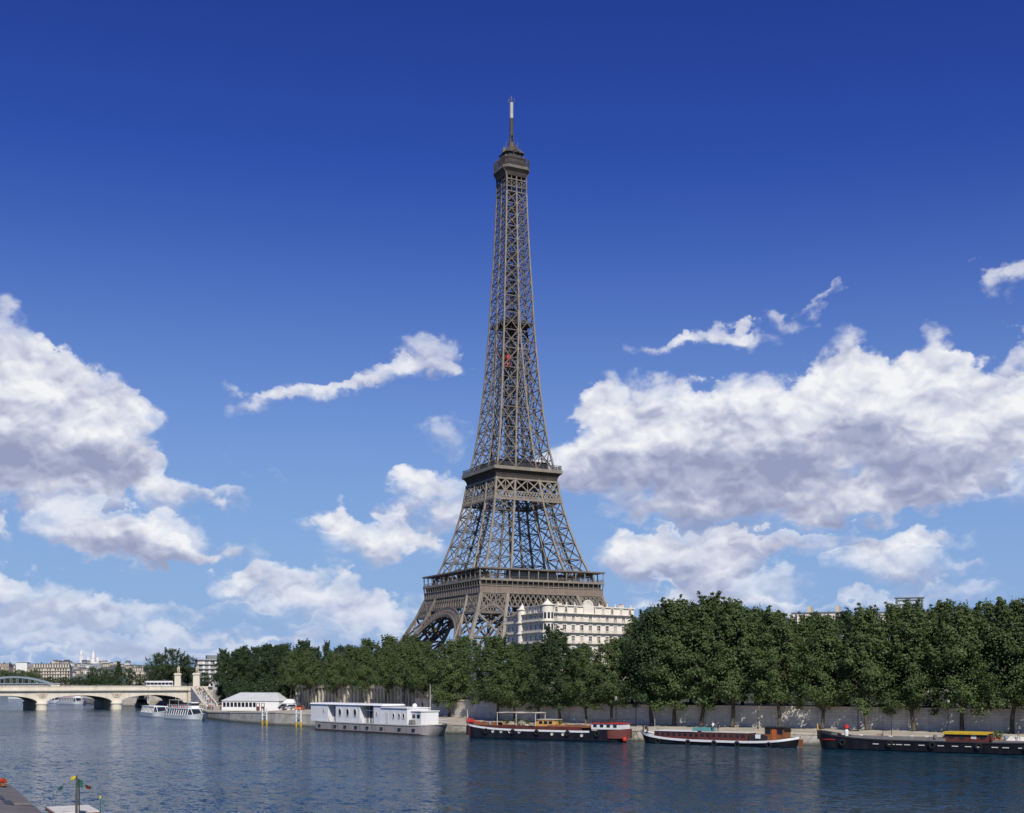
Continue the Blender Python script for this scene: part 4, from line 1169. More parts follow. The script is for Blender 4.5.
def crown_and_trunk(seed, H_, hb, rad, kind='plane', nleaf=12000, leaf=0.62):
    """returns (crown MB, trunk MB) for a tree of height H_, crown base hb, crown radius rad"""
    rn = random.Random(seed)
    tr = MB(); cr = MB()
    lean = Vector((rn.uniform(-.06, .06), rn.uniform(-.06, .06), 1))
    def ax(z): return Vector((lean.x * z + .25 * math.sin(z * .5 + seed), lean.y * z + .25 * math.cos(z * .43 + seed), z))
    zs_ = [0, .3, hb * .5, hb, hb + (H_ - hb) * .35, hb + (H_ - hb) * .65, H_ * .93]
    rr = [.52, .36, .31, .28, .2, .12, .03]
    tr.tube([ax(z) - ax(0) for z in zs_], rr, 8)
    def env(s):   # crown radius profile, s 0..1 from base to top
        if kind == 'cone': return rad * (0.95 * (1 - s) ** 0.8 * min(1, s * 6 + .3))
        if kind == 'round': return rad * math.sqrt(max(0.02, 1 - (2 * s - 1) ** 2))
        return rad * min(1, (s * 3.2 + .45)) * max(0.05, (1 - s ** 2.2)) ** 0.66
    clumps = []
    nc = 96
    for i in range(nc):
        s = (i + rn.random()) / nc; s = s ** 0.85
        a = i * 2.399 + rn.uniform(-.6, .6)
        e = env(s) * rn.uniform(.45, 1.0) if i % 5 else env(s) * rn.uniform(0, .4)
        z = hb + (H_ - hb) * (s * 0.95)
        c = ax(z) - ax(0) + Vector((math.cos(a) * e, math.sin(a) * e, rn.uniform(-.4, .4)))
        cl_r = rn.uniform(.8, 1.55) * (0.62 + rad / 14) * (1.1 - .42 * s)
        if s > .55: cl_r *= .82
        clumps.append((c, cl_r, rn.uniform(.6, 1.2)))
        if i % 2 == 0 and e > 1.0:
            st = ax(max(hb * .8, z - e * .75)) - ax(0); md = st.lerp(c, .55) + Vector((0, 0, .3))
            tr.tube([st, md, c], [.15 * (1.1 - s) + .03, .08, .02], 5, cap=False)
    # hanging low boughs
    for i in range(7):
        a = rn.uniform(0, 6.28); e = rad * rn.uniform(.55, .95)
        clumps.append((ax(hb) - ax(0) + Vector((math.cos(a) * e, math.sin(a) * e, rn.uniform(-1.6, 1.2))), rn.uniform(.7, 1.2), .8))
    # upright leafy shoots that break the outline
    for i in range(34):
        a = rn.uniform(0, 6.28); s = rn.uniform(.35, .93); e = env(s) * rn.uniform(.5, 1.0)
        b0_ = ax(hb + (H_ - hb) * s) - ax(0) + Vector((math.cos(a) * e, math.sin(a) * e, 0))
        for q in range(3): clumps.append((b0_ + Vector((math.cos(a) * .25 * q, math.sin(a) * .25 * q, .75 * q + .4)), .62 - .14 * q, 1.25))
    tw = sum(r * r for c, r, w_ in clumps)
    for c, r, w_ in clumps:
        k = int(nleaf * .92 * r * r / tw * w_)
        oc_ = c - (ax(min(c.z, H_ * .75)) - ax(0)); oc_.z = oc_.z * .4 + .6
        od = oc_.normalized() if oc_.length > .01 else Vector((0, 0, 1))
        for _ in range(k):
            u = Vector((rn.gauss(0, 1), rn.gauss(0, 1), rn.gauss(0, 1))); u.normalize()
            rr_ = r * (rn.random() ** .5) * rn.choice((1, 1, 1.15, 1.5))
            p = c + Vector((u.x * rr_, u.y * rr_, u.z * rr_ * .8))
            nrm = (u * .8 + od * .5 + Vector((rn.gauss(0, .45), rn.gauss(0, .45), rn.gauss(0, .45) + .25))).normalized()
            t1 = nrm.orthogonal().normalized(); ang = rn.uniform(0, 6.28)
            t2 = nrm.cross(t1); a1 = t1 * math.cos(ang) + t2 * math.sin(ang); a2 = nrm.cross(a1)
            s1 = leaf * rn.uniform(.55, 1.2) * .5; s2 = s1 * rn.uniform(.6, 1.0)
            b = len(cr.v)
            bend = nrm * (s1 * .35)
            cr.v += [tuple(p - a1 * s1), tuple(p - a2 * s2 - bend), tuple(p + a1 * s1), tuple(p + a2 * s2 + bend * .3)]
            cr.face((b, b + 1, b + 2, b + 3))
    # loose leaves through the whole crown
    ph = [rn.uniform(0, 6.28) for _ in range(4)]
    for _ in range(int(nleaf * .13)):
        s = rn.random() ** .9; a = rn.uniform(0, 6.28)
        lump = 1 + .14 * math.sin(3 * a + ph[0] + 5 * s) + .1 * math.sin(7 * a + ph[1] - 9 * s)
        e = env(s) * lump * (rn.random() ** .35)
        p = ax(hb + (H_ - hb) * s * .98) - ax(0) + Vector((math.cos(a) * e, math.sin(a) * e, rn.gauss(0, .4)))
        nrm = Vector((math.cos(a) * .7 + rn.gauss(0, .5), math.sin(a) * .7 + rn.gauss(0, .5), .5 + rn.gauss(0, .5))).normalized()
        t1 = nrm.orthogonal().normalized(); ang = rn.uniform(0, 6.28); t2 = nrm.cross(t1); a1 = t1 * math.cos(ang) + t2 * math.sin(ang); a2 = nrm.cross(a1)
        s1 = leaf * rn.uniform(.5, 1.1) * .5; s2 = s1 * .75; b = len(cr.v)
        cr.v += [tuple(p - a1 * s1), tuple(p - a2 * s2), tuple(p + a1 * s1), tuple(p + a2 * s2)]; cr.face((b, b + 1, b + 2, b + 3))
    return cr, tr

PROTO = {}
for key, args in {
    'plane0': (11, 22, 5.0, 6.2, 'plane', 19000), 'plane1': (12, 22, 4.6, 5.6, 'plane', 17500), 'plane2': (13, 22, 5.4, 6.8, 'plane', 20000),
    'plane3': (14, 22, 4.6, 5.2, 'plane', 17000), 'plane4': (15, 22, 5.0, 6.0, 'plane', 18500), 'plane5': (23, 22, 8.6, 5.4, 'plane', 15000),
    'round0': (16, 18, 3.0, 7.0, 'round', 12000), 'round1': (17, 18, 2.6, 6.4, 'round', 12000), 'cone0': (18, 20, 2.0, 4.6, 'cone', 9000),
    'small0': (19, 8, 1.2, 2.8, 'round', 3500)}.items():
    sd, H_, hb, rad, kd, nl = args
    PROTO[key] = (H_, crown_and_trunk(sd, H_, hb, rad, kd, int(nl * 1.5), 0.37 if key != 'small0' else 0.42), [None, None])
def tree(key, loc, height, label, group, lmat='leaf', wide=1.0, rz=0.0, name='plane_tree', no_trunk_extra=0):
    H_, (cr, tr), made = PROTO[key]
    r = thing(name, label, 'tree', loc, rz, group)
    k = height / H_; r.scale = (k * wide, k * wide, k)
    slot = 0 if lmat == 'leaf' else 1
    if made[slot] is None:
        a = tr.build('trunk', M['bark'], r, smooth=True); b_ = cr.build('crown', M[lmat], r)
        made[slot] = (a, b_)
    else:
        for q in made[slot]:
            c = q.copy(); C.objects.link(c); c.parent = r
    return r
def ray_at(px, poly):
    s = (px - CX) / FPX
    for a, b_ in zip(poly, poly[1:]):
        fa, fb_ = a.x - s * a.y, b_.x - s * b_.y
        if fa * fb_ <= 0 and abs(fa - fb_) > 1e-9:
            f = fa / (fa - fb_); p = a.lerp(b_, f)
            if p.y > 0: return p
    return None
random.seed(99)
ROWA = off([q - 1.6 for q in QW]); ROWB = off([q + 7.5 for q in QW]); ROWC = off([q + 19 for q in QW])
rowA = [(449, 637, 'in front of the wall right of the white houseboat bow'), (497, 634, 'above the bow of the red and black barge'), (514, 643, 'above the fore deck awning of the red and black barge'), (538, 640, 'above the middle of the red and black barge'),
        (560, 627, 'dark one with a bushy trunk rising before the white building'), (587, 641, 'below the middle of the white building facade'), (612, 636, 'above the wheelhouse of the red and black barge'),
        (652, 604, 'tall one right of the white building'), (674, 597, 'tall one above the bow of the white striped barge'), (701, 594, 'tallest one above the white hatch cover'), (732, 597, 'tall one behind the two people on deck'),
        (779, 609, 'above the orange wheelhouse'), (822, 611, 'behind the gap between the two right hand barges'), (867, 605, 'left of the yellow deckhouse'), (914, 600, 'with low boughs over the yellow deckhouse'),
        (962, 600, 'right of the yellow deckhouse'), (1012, 597, 'last one before the right edge of the photo'), (1052, 599, 'cut off by the right edge of the photo'), (1098, 601, 'first one beyond the stern of the black barge'), (1146, 599, 'second one beyond the stern of the black barge'), (1200, 602, 'third one beyond the stern of the black barge'), (1260, 600, 'fourth one beyond the stern of the black barge')]
KEYS = ['plane0', 'plane1', 'plane2', 'plane3', 'plane4']
for i, (px, yt, lab) in enumerate(rowA):
    p = ray_at(px, ROWA); zb = 2.5
    zt = Z(yt, p.y)
    dark = px in (560, 652)
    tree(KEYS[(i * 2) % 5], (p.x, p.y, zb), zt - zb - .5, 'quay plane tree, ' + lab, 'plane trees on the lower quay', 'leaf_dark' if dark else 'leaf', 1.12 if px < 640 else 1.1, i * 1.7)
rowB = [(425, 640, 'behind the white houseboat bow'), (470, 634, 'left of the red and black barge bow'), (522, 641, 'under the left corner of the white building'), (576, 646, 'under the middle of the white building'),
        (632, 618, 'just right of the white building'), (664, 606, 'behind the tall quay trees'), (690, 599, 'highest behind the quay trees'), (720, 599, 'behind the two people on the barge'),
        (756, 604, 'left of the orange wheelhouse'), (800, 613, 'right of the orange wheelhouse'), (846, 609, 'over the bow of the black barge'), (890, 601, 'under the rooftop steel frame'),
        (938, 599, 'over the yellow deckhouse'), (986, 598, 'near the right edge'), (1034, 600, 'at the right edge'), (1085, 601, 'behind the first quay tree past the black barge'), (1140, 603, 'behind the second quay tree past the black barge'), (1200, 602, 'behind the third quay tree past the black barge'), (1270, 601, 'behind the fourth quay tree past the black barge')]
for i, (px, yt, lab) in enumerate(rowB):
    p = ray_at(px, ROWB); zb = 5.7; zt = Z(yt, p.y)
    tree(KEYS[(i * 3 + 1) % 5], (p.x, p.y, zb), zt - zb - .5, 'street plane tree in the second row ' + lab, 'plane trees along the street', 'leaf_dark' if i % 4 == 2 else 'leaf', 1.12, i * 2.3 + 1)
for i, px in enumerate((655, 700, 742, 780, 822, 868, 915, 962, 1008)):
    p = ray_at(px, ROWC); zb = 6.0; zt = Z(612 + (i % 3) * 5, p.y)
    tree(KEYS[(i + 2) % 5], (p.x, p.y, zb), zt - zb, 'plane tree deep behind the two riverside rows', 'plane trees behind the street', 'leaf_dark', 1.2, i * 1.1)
rowL = [(226, 651, 'at the left end of the wood above the tent'), (245, 647, 'above the left half of the tent'), (264, 646, 'above the middle of the tent'), (284, 645, 'above the right end of the tent'), (304, 642, 'over the stern of the houseboat'),
        (328, 641, 'slim dark one standing above the houseboat portholes'), (350, 647, 'above the houseboat middle'), (370, 641, 'over the pillars behind the houseboat'), (391, 637, 'left of the tower foot'), (410, 637, 'before the left foot of the tower')]
rowLd = [455, 440, 427, 415, 404, 392, 380, 370, 358, 345]
for i, (px, yt, lab) in enumerate(rowL):
    d = rowLd[i]; zb = 7.0; zt = Z(yt, d)
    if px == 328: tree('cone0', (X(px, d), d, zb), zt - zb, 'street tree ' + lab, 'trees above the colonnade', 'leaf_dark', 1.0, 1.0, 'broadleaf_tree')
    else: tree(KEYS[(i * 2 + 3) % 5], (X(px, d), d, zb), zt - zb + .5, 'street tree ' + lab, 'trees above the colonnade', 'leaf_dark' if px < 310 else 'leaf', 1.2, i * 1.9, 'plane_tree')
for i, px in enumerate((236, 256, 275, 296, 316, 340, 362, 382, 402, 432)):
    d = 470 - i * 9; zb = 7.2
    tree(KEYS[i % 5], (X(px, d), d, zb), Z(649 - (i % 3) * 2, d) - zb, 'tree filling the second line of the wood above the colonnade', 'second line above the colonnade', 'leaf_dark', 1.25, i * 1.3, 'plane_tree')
for i, (key, px, yt) in enumerate((('plane5', 290, 650), ('plane5', 312, 649), ('plane5', 338, 652), ('plane5', 360, 648), ('plane5', 384, 645), ('plane5', 405, 643), ('plane5', 424, 646))):
    p = ray_at(px, off([q - 1.8 for q in QW])); zb = 3.2
    tree(key, (p.x, p.y, zb), Z(yt, p.y) - zb, ('leafy quay tree standing before the pillars ' + ('above the stern of the houseboat', 'left of the houseboat portholes', 'above the houseboat portholes', 'above the houseboat second balcony', 'above the houseboat small windows', 'at the right end of the pillars', 'just past the right end of the pillars')[i]), 'trees before the colonnade', 'leaf', .95, i * 1.4 + .5)
for i, px in enumerate((224, 233, 242, 251, 260, 269, 278, 287)):
    p = ray_at(px, off([q - 0.6 for q in QW]))
    if p is None: p = Vector((X(px, 420), 420))
    tree('small0', (p.x, p.y, 2.6), 6.8 + (i % 3) * .9, 'added dark shrub standing in for tree shade behind the marquee', 'added shade shrubs behind the marquee', 'leaf_dark', 1.25, i * 1.3, 'shrub')  # added shrubs: dark leaves stand in for the shadow under the wood
# undergrowth between the left wood and the pylons; the big clump beyond the bridge
for i, (key, px, yt, d, lm, wd, lab) in enumerate([
    ('round0', 158, 653, 585, 'leaf_dark', 1.0, 'left of the three big round trees behind the pylons'), ('round1', 173, 648.5, 590, 'leaf_dark', 1.15, 'tallest of the big round trees behind the left pylon'), ('round0', 188, 655, 600, 'leaf_dark', .9, 'big round tree showing between the two pylons'),
    ('round1', 150, 671, 575, 'leaf_dark', 1.0, 'low dark tree left of the big round ones'), ('cone0', 118, 661, 690, 'leaf_dark', 1.25, 'dark pointed tree beyond the middle of the bridge'), ('round0', 101, 668, 720, 'leaf_dark', 1.1, 'dark round tree left of the pointed one beyond the bridge'),
    ('round1', 92, 667, 735, 'leaf_dark', .9, 'dark tree below the domed church'), ('round1', 129, 668, 680, 'leaf_dark', 1.0, 'dark tree right of the pointed one beyond the bridge'), ('round0', 110, 669, 705, 'leaf_dark', 1.1, 'dark tree tucked beside the pointed one'),
    ('round0', 140, 674, 640, 'leaf_dark', 1.2, 'low dark tree left of the bus'), ('round1', 205, 672, 560, 'leaf_dark', 1.0, 'low tree in front of the modern white apartments'), ('round0', 216, 674, 560, 'leaf_dark', 1.0, 'low tree at the foot of the white apartments')]):
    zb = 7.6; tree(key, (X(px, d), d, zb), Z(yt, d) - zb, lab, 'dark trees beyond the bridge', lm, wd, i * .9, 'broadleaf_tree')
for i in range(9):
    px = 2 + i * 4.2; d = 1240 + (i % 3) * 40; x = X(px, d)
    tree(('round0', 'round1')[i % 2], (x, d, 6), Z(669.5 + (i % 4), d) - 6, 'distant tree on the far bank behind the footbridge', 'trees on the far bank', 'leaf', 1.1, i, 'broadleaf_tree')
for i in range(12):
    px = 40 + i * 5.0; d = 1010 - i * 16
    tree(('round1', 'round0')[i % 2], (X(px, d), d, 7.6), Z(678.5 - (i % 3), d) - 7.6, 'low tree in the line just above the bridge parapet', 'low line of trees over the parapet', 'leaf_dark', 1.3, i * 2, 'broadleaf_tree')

# ------------------------------------------------------------------ boats
M['navy'] = mat('dark_navy_hull', (0.013, 0.013, 0.02), 0.35, 0.3, 0.4, dirt=(0.06, 0.045, 0.035), dirt_amt=0.3, streak=True)
M['black_hull'] = mat('black_hull', (0.010, 0.010, 0.014), 0.4, 0.3, 0.4, dirt=(0.05, 0.04, 0.035), dirt_amt=0.35, streak=True)
M['taupe'] = mat('taupe_hull', (0.39, 0.35, 0.325), 0.55, 0.1, 0.3, dirt=(0.16, 0.13, 0.11), dirt_amt=0.6, streak=True)
M['boat_white'] = mat('boat_white', (0.74, 0.74, 0.73), 0.45, 0.05, 0.3, dirt=(0.45, 0.43, 0.4), dirt_amt=0.35, streak=True)
M['strake'] = mat('cream_strake', (0.62, 0.58, 0.52), 0.5, 0.08, 0.6)
M['maroon'] = mat('maroon_paint', (0.12, 0.032, 0.025), 0.55, 0.25, 0.6, dirt=(0.06, 0.035, 0.03), dirt_amt=0.6)
M['wood'] = mat('varnished_wood', (0.22, 0.085, 0.035), 0.45, 0.2, 0.9)
M['gold_wood'] = mat('honey_wood', (0.52, 0.30, 0.09), 0.5, 0.2, 1.2)
M['tan_deck'] = mat('deck_boards', (0.30, 0.22, 0.15), 0.75, 0.2, 0.8)
M['grey_deck'] = mat('grey_deck', (0.17, 0.165, 0.16), 0.75, 0.2, 0.5)
M['yellow'] = mat('yellow_paint', (0.60, 0.40, 0.03), 0.55, 0.12, 1.0, dirt=(0.3, 0.22, 0.06), dirt_amt=0.5)
M['teal'] = mat('teal_tarpaulin', (0.10, 0.24, 0.24), 0.6, 0.12, 0.8)
M['orange'] = mat('orange_paint', (0.42, 0.11, 0.025), 0.5, 0.15, 0.8)
M['canvas'] = mat('beige_canvas', (0.50, 0.44, 0.34), 0.8, 0.08, 0.6)
M['boot'] = mat('boot_top', (0.05, 0.035, 0.03), 0.6, 0.3, 0.5)

def barge(name, label, P0, P1, B, extra0=0.0, extra1=0.0):
    """frame: x along the boat from P0 to P1 (near water line), y away from the camera; origin amidships at the water"""
    a, b_ = Vector(P0), Vector(P1); d = (b_ - a).normalized(); n = Vector((-d.y, d.x))
    c = (a + b_) / 2 + n * (B / 2)
    r = thing(name, label, 'boat', (c.x, c.y, 0), math.atan2(d.y, d.x), 'boats moored along the far quay')
    return r, (b_ - a).length
def half(x, L, B, bow=1.0, stern=1.0, sharp0=2.2, sharp1=2.2):
    """half breadth, x from -L/2 to L/2; rounded in plan at both ends"""
    t = (x + L / 2) / L
    f0 = min(1, t * L / (B * stern)); f1 = min(1, (1 - t) * L / (B * bow))
    return B / 2 * (1 - (1 - f0) ** sharp0) * (1 - (1 - f1) ** sharp1) + 0.05
def hull(L, B, zf, hf, zlo=-0.6, n=36, rake0=0.0, rake1=0.0):
    m = MB(); rows = []
    for i in range(n + 1):
        s = i / n; s = 0.5 - 0.5 * math.cos(math.pi * s) if n > 12 else s
        x = -L / 2 + L * s; h = hf(x); z = zf(x); row = []
        for (k, q) in ((0.72, zlo), (0.93, 0.15), (1.0, z)):
            xx = x
            if q < z:
                w0 = max(0, 1 - (x + L / 2) / 4); w1 = max(0, 1 - (L / 2 - x) / 4); fr = (z - q) / (z - zlo)
                xx = x + rake0 * w0 * fr - rake1 * w1 * fr
            row.append((xx, h * k, q))
        rows.append(row)
    for r0, r1 in zip(rows, rows[1:]):
        for k in range(2):
            for sg in (1, -1):
                p = [(r0[k][0], sg * r0[k][1], r0[k][2]), (r1[k][0], sg * r1[k][1], r1[k][2]), (r1[k + 1][0], sg * r1[k + 1][1], r1[k + 1][2]), (r0[k + 1][0], sg * r0[k + 1][1], r0[k + 1][2])]
                m.poly(p if sg < 0 else p[::-1])
        dz = 0.25
        m.poly([(r0[2][0], -r0[2][1] + .06, r0[2][2] - dz), (r1[2][0], -r1[2][1] + .06, r1[2][2] - dz), (r1[2][0], r1[2][1] - .06, r1[2][2] - dz), (r0[2][0], r0[2][1] - .06, r0[2][2] - dz)])
    for e in (rows[0], rows[-1]):
        m.poly([(p[0], p[1], p[2]) for p in e] + [(p[0], -p[1], p[2]) for p in reversed(e)])
    return m
class Two:
    """the far and the near side of a strip, each a part"""
    def __init__(s): s.a, s.b = MB(), MB()
    def build(s, name, m_, root, dx=0.0):
        for q in (s.b, s.a): q.build(name, m_, root).location.x = dx
def band(L, x0, x1, za, zb, hf, out=0.05, n=30, thick=0.08):
    """strip running round both sides between heights za(x), zb(x)"""
    two = Two()
    for i in range(n):
        a, b_ = x0 + (x1 - x0) * i / n, x0 + (x1 - x0) * (i + 1) / n
        for sg, m in ((1, two.a), (-1, two.b)):
            ya, yb = sg * (hf(a) + out), sg * (hf(b_) + out); ia, ib = sg * (hf(a) - thick), sg * (hf(b_) - thick)
            m.hexa([(a, ya, za(a)), (b_, yb, za(b_)), (b_, ib, za(b_)), (a, ia, za(a)), (a, ya, zb(a)), (b_, yb, zb(b_)), (b_, ib, zb(b_)), (a, ia, zb(a))])
    return two
def ports(root, spots, y, r, m_, name='porthole', sq=1.0):
    for x, z in spots:
        m = MB()
        n = 14
        for y0, rr_, dz in ((y - .02, r, 0),):
            m.poly([(x + rr_ * math.cos(2 * math.pi * k / n), y0, z + sq * rr_ * math.sin(2 * math.pi * k / n)) for k in range(n)])
        for k in range(n):
            a, b_ = 2 * math.pi * k / n, 2 * math.pi * (k + 1) / n
            m.poly([(x + r * math.cos(a), y - .02, z + sq * r * math.sin(a)), (x + r * math.cos(b_), y - .02, z + sq * r * math.sin(b_)), (x + r * math.cos(b_), y + .1, z + sq * r * math.sin(b_)), (x + r * math.cos(a), y + .1, z + sq * r * math.sin(a))])
        p = m.build(name, m_, root)
        g = MB()
        for k in range(n):
            a, b_ = 2 * math.pi * k / n, 2 * math.pi * (k + 1) / n
            g.bar((x + (r + .05) * math.cos(a), y - .04, z + sq * (r + .05) * math.sin(a)), (x + (r + .05) * math.cos(b_), y - .04, z + sq * (r + .05) * math.sin(b_)), 0.1, 0.1, up=(0, 1, 0))
        g.build('frame', M['strake'], p)
def rail(pts, h, w=0.05, rows=2, step=1.5):
    m = MB()
    for a, b_ in zip(pts, pts[1:]):
        a, b_ = Vector(a), Vector(b_)
        for k in range(rows): dz = Vector((0, 0, h * (k + 1) / rows)); m.bar(a + dz, b_ + dz, w)
        n = max(1, int((b_ - a).length / step))
        for k in range(n + 1): p = a.lerp(b_, k / n); m.bar(p, p + Vector((0, 0, h)), w)
    return m
def boxpart(name, c, size, m_, root, taper=1.0): m = MB(); m.box(c, size, 0, taper); return m.build(name, m_, root)
def P(px, d): return (X(px, d), d)

# --- 1: the white houseboat
B = 6.4
hb, L = barge('houseboat', 'long white boxy houseboat on a taupe hull with three portholes', P(310, 288), P(437, 252), B)
L -= 1.0; ox = -2.2 + 1.7
hf = lambda x: half(x, L, B, 1.2, 0.35, 2.0, 3.0)
zf = lambda x: 2.05 + 0.5 * max(0, (x / (L / 2))) ** 6 + 0.15 * max(0, -x / (L / 2)) ** 4
ho = hull(L, B, zf, hf, rake1=3.2, rake0=.5).build('hull', M['taupe'], hb); ho.location.x = ox
band(L, -L / 2 + .3, L / 2 - .6, lambda x: zf(x) - .16, lambda x: zf(x) + .06, hf, .07).build('gunwale', M['strake'], hb, ox)
band(L, -L / 2 + .5, L / 2 - 5, lambda x: -.1, lambda x: .32, lambda x: hf(x) * .95, .05).build('water_line', M['boot'], hb, ox)
for px0, px1 in ((-24, -16.8), (-13.5, -4.0), (1.3, 4.3)):
    boxpart('cabin', ((px0 + px1) / 2, 0, 4.0), (px1 - px0, B - .5, 3.9), M['boat_white'], hb)
for px0, px1 in ((-16.8, -13.5), (-4.0, 1.3)):
    g = boxpart('balcony_glazing', ((px0 + px1) / 2, .9, 4.0), (px1 - px0 - .01, B - 2.9, 3.89), M['glass_dark'], hb)
    f = MB()
    for k in range(4): x = px0 + .3 + (px1 - px0 - .6) * k / 3; f.box((x, -B / 2 + 1.5, 4.0), (0.14, 0.16, 3.8))
    f.box(((px0 + px1) / 2, -B / 2 + 1.52, 4.8), (px1 - px0, .14, .14)); f.build('glazing_bar', M['boat_white'], g)
    rail([(px0, -B / 2 + .3, 2.1), (px1, -B / 2 + .3, 2.1)], 1.05, .06, 3, .5).build('balcony_rail', M['boat_white'], g)
m = MB(); m.hexa([(-24.3, -B / 2 + .02, 5.96), (4.7, -B / 2 + .02, 5.96), (4.7, B / 2 - .02, 5.96), (-24.3, B / 2 - .02, 5.96), (-24.1, -B / 2 + .4, 6.28), (4.5, -B / 2 + .4, 6.28), (4.5, B / 2 - .4, 6.28), (-24.1, B / 2 - .4, 6.28)])
m.build('roof', M['boat_white'], hb)
cab = boxpart('aft_cabin', (8.9, 0, 3.75), (9.1, B - .5, 3.5), M['boat_white'], hb); boxpart('aft_roof', (8.9, 0, 5.6), (9.4, B - .1, .22), M['boat_white'], hb)
w_ = boxpart('wheelhouse', (15.2, .4, 3.45), (3.4, B - 1.8, 2.9), M['boat_white'], hb); boxpart('wheelhouse_roof', (15.2, .4, 4.98), (3.8, B - 1.4, .18), M['boat_white'], hb)
for x in (14.4, 16.0): boxpart('window', (x, -1.92, 3.9), (1.0, .06, .8), M['glass_dark'], w_)
ports(hb, [(-11.8, 4.25), (-8.7, 4.25), (-5.8, 4.25)], -B / 2 + .22, .55, M['glass_dark'], sq=1.45)
ports(hb, [(8.7, 3.9), (10.7, 3.9), (12.3, 3.9)], -B / 2 + .22, .32, M['glass_dark'], sq=1.5)
ports(hb, [(-18.4, 4.6), (2.6, 4.2)], -B / 2 + .22, .22, M['glass_dark'], sq=1.3)
for x in (-20, -13.5, -9.5, -5.2, -.8, 4.5, 11, 16):
    boxpart('hull_window', (x, -hf(x - ox) * .985 - .03, 1.15), (1.0, .12, .42), M['glass_dark'], hb)
boxpart('door', (6.3, -B / 2 + .24, 3.4), (.9, .08, 2.3), M['strake'], cab)
rail([(-3, -1.5, 6.28), (5 - 1, -1.5, 6.28), (4, 1.5, 6.28), (-3, 1.5, 6.28)], .9, .05, 2, 1.0).build('roof_rail', M['dark_metal'], hb)
m = MB(); m.lathe((12.2, 0, 5.7), [(.5, 0), (.55, .3), (.4, .7), (.1, .85)], 10); m.build('radar_dome', M['boat_white'], hb)
m = MB(); m.tube([(15.6, 1.5, 5.0), (15.6, 1.5, 10.6)], [.07, .04], 6); m.build('mast', M['strake'], hb)
for x in (14.2, 15.0): m = MB(); m.lathe((x, -B / 2 + .7, 2.0), [(.45, 0), (.5, .5), (.4, 1.15), (.1, 1.2)], 10); m.build('barrel', M['grey_deck'], hb)
rail([(19.0, -2.2, 2.1), (22.2, -.5, 2.4), (22.2, .5, 2.4), (19.0, 2.2, 2.1)], 1.0, .07, 2, 1.2).build('bow_rail', M['boat_white'], hb)

# --- 2: the navy barge with red ends
B = 5.2
rb_, L = barge('river_barge', 'navy hulled barge with red ends, a white stripe and a deck awning', P(459, 247.6), P(625, 227.4), B)
hf = lambda x: half(x, L, B, .75, .75, 2.4, 2.6)
zf = lambda x: 2.05 + 1.25 * max(0, -x / (L / 2)) ** 3.5 + .45 * max(0, x / (L / 2)) ** 5
hull(L, B, zf, hf, rake0=1.1, rake1=1.4).build('hull', M['navy'], rb_)
band(L, -L / 2 + 1.6, L / 2 - 7.5, lambda x: zf(x) - .42, lambda x: zf(x) - .06, hf, .06).build('rubbing_strake', M['boat_white'], rb_)
band(L, -L / 2 + .12, -L / 2 + 1.9, lambda x: zf(x) - .05, lambda x: zf(x) + .24, hf, .05).build('bow_bulwark', M['red_paint'], rb_)
band(L, -L / 2 + .1, -L / 2 + 2.7, lambda x: .55, lambda x: 2.3, lambda x: hf(x) * .985, .05, thick=-.02).build('bow_panel', M['maroon'], rb_)
band(L, L / 2 - 3.6, L / 2 - .06, lambda x: .7, lambda x: zf(x) - .02, lambda x: hf(x), .05, thick=-.02).build('stern_panel', M['maroon'], rb_)
boxpart('coaming', (-2.2, 0, 2.25), (22.5, B - 1.2, .75), M['maroon'], rb_)
boxpart('hatch_cover', (5.6, 0, 2.72), (8.6, B - 1.3, .34), M['wood'], rb_, .93)
boxpart('fore_hatch', (-13.3, 0, 2.85), (5.0, B - 1.6, .5), M['wood'], rb_, .9)
aw = MB(); 
for k in range(10):
    a, b_ = -10.2 + k * .92, -10.2 + (k + 1) * .92; s = lambda q: .06 * math.sin(q * 5)
    aw.hexa([(a, -1.9, 5.1 + s(k)), (b_, -1.9, 5.1 + s(k + 1)), (b_, 1.9, 5.1 + s(k + 1)), (a, 1.9, 5.1 + s(k)), (a, -1.9, 5.18 + s(k)), (b_, -1.9, 5.18 + s(k + 1)), (b_, 1.9, 5.2 + s(k + 1)), (a, 1.9, 5.2 + s(k))])
awn = aw.build('awning', M['canvas'], rb_)
for x in (-10.0, -5.6, -1.2):
    for y in (-1.8, 1.8): m = MB(); m.bar((x, y, 2.6), (x, y, 5.1), .09); m.build('awning_post', M['strake'], awn)
ck = boxpart('skylight_cabin', (-.1 + 1.0, 0, 3.2), (3.9, 3.0, 1.3), M['gold_wood'], rb_, .92); boxpart('skylight_roof', (.9, 0, 3.9), (4.0, 3.0, .12), M['canvas'], rb_)
for x in (-.2, .9, 2.0): boxpart('window', (x, -1.46, 3.35), (.7, .06, .55), M['glass_dark'], ck)
m = MB(); m.hexa([(-1.6, -1.3, 2.6), (-.9, -1.3, 2.6), (-.9, 1.3, 2.6), (-1.6, 1.3, 2.6), (-1.1, -1.3, 3.9), (-.9, -1.3, 3.9), (-.9, 1.3, 3.9), (-1.1, 1.3, 3.9)]); m.build('companion_hood', M['gold_wood'], rb_)
wh = boxpart('wheelhouse', (L / 2 - 4.4, 0, 2.85), (6.0, B - 1.2, 1.0), M['boat_white'], rb_); boxpart('wheelhouse_roof', (L / 2 - 4.4, 0, 3.42), (6.3, B - .9, .14), M['red_paint'], rb_)
for x in (-6.6, -5.2, -3.8, -2.4): boxpart('window', (L / 2 + x, -(B - 1.2) / 2 - .02, 2.95), (.7, .06, .5), M['glass_dark'], wh)
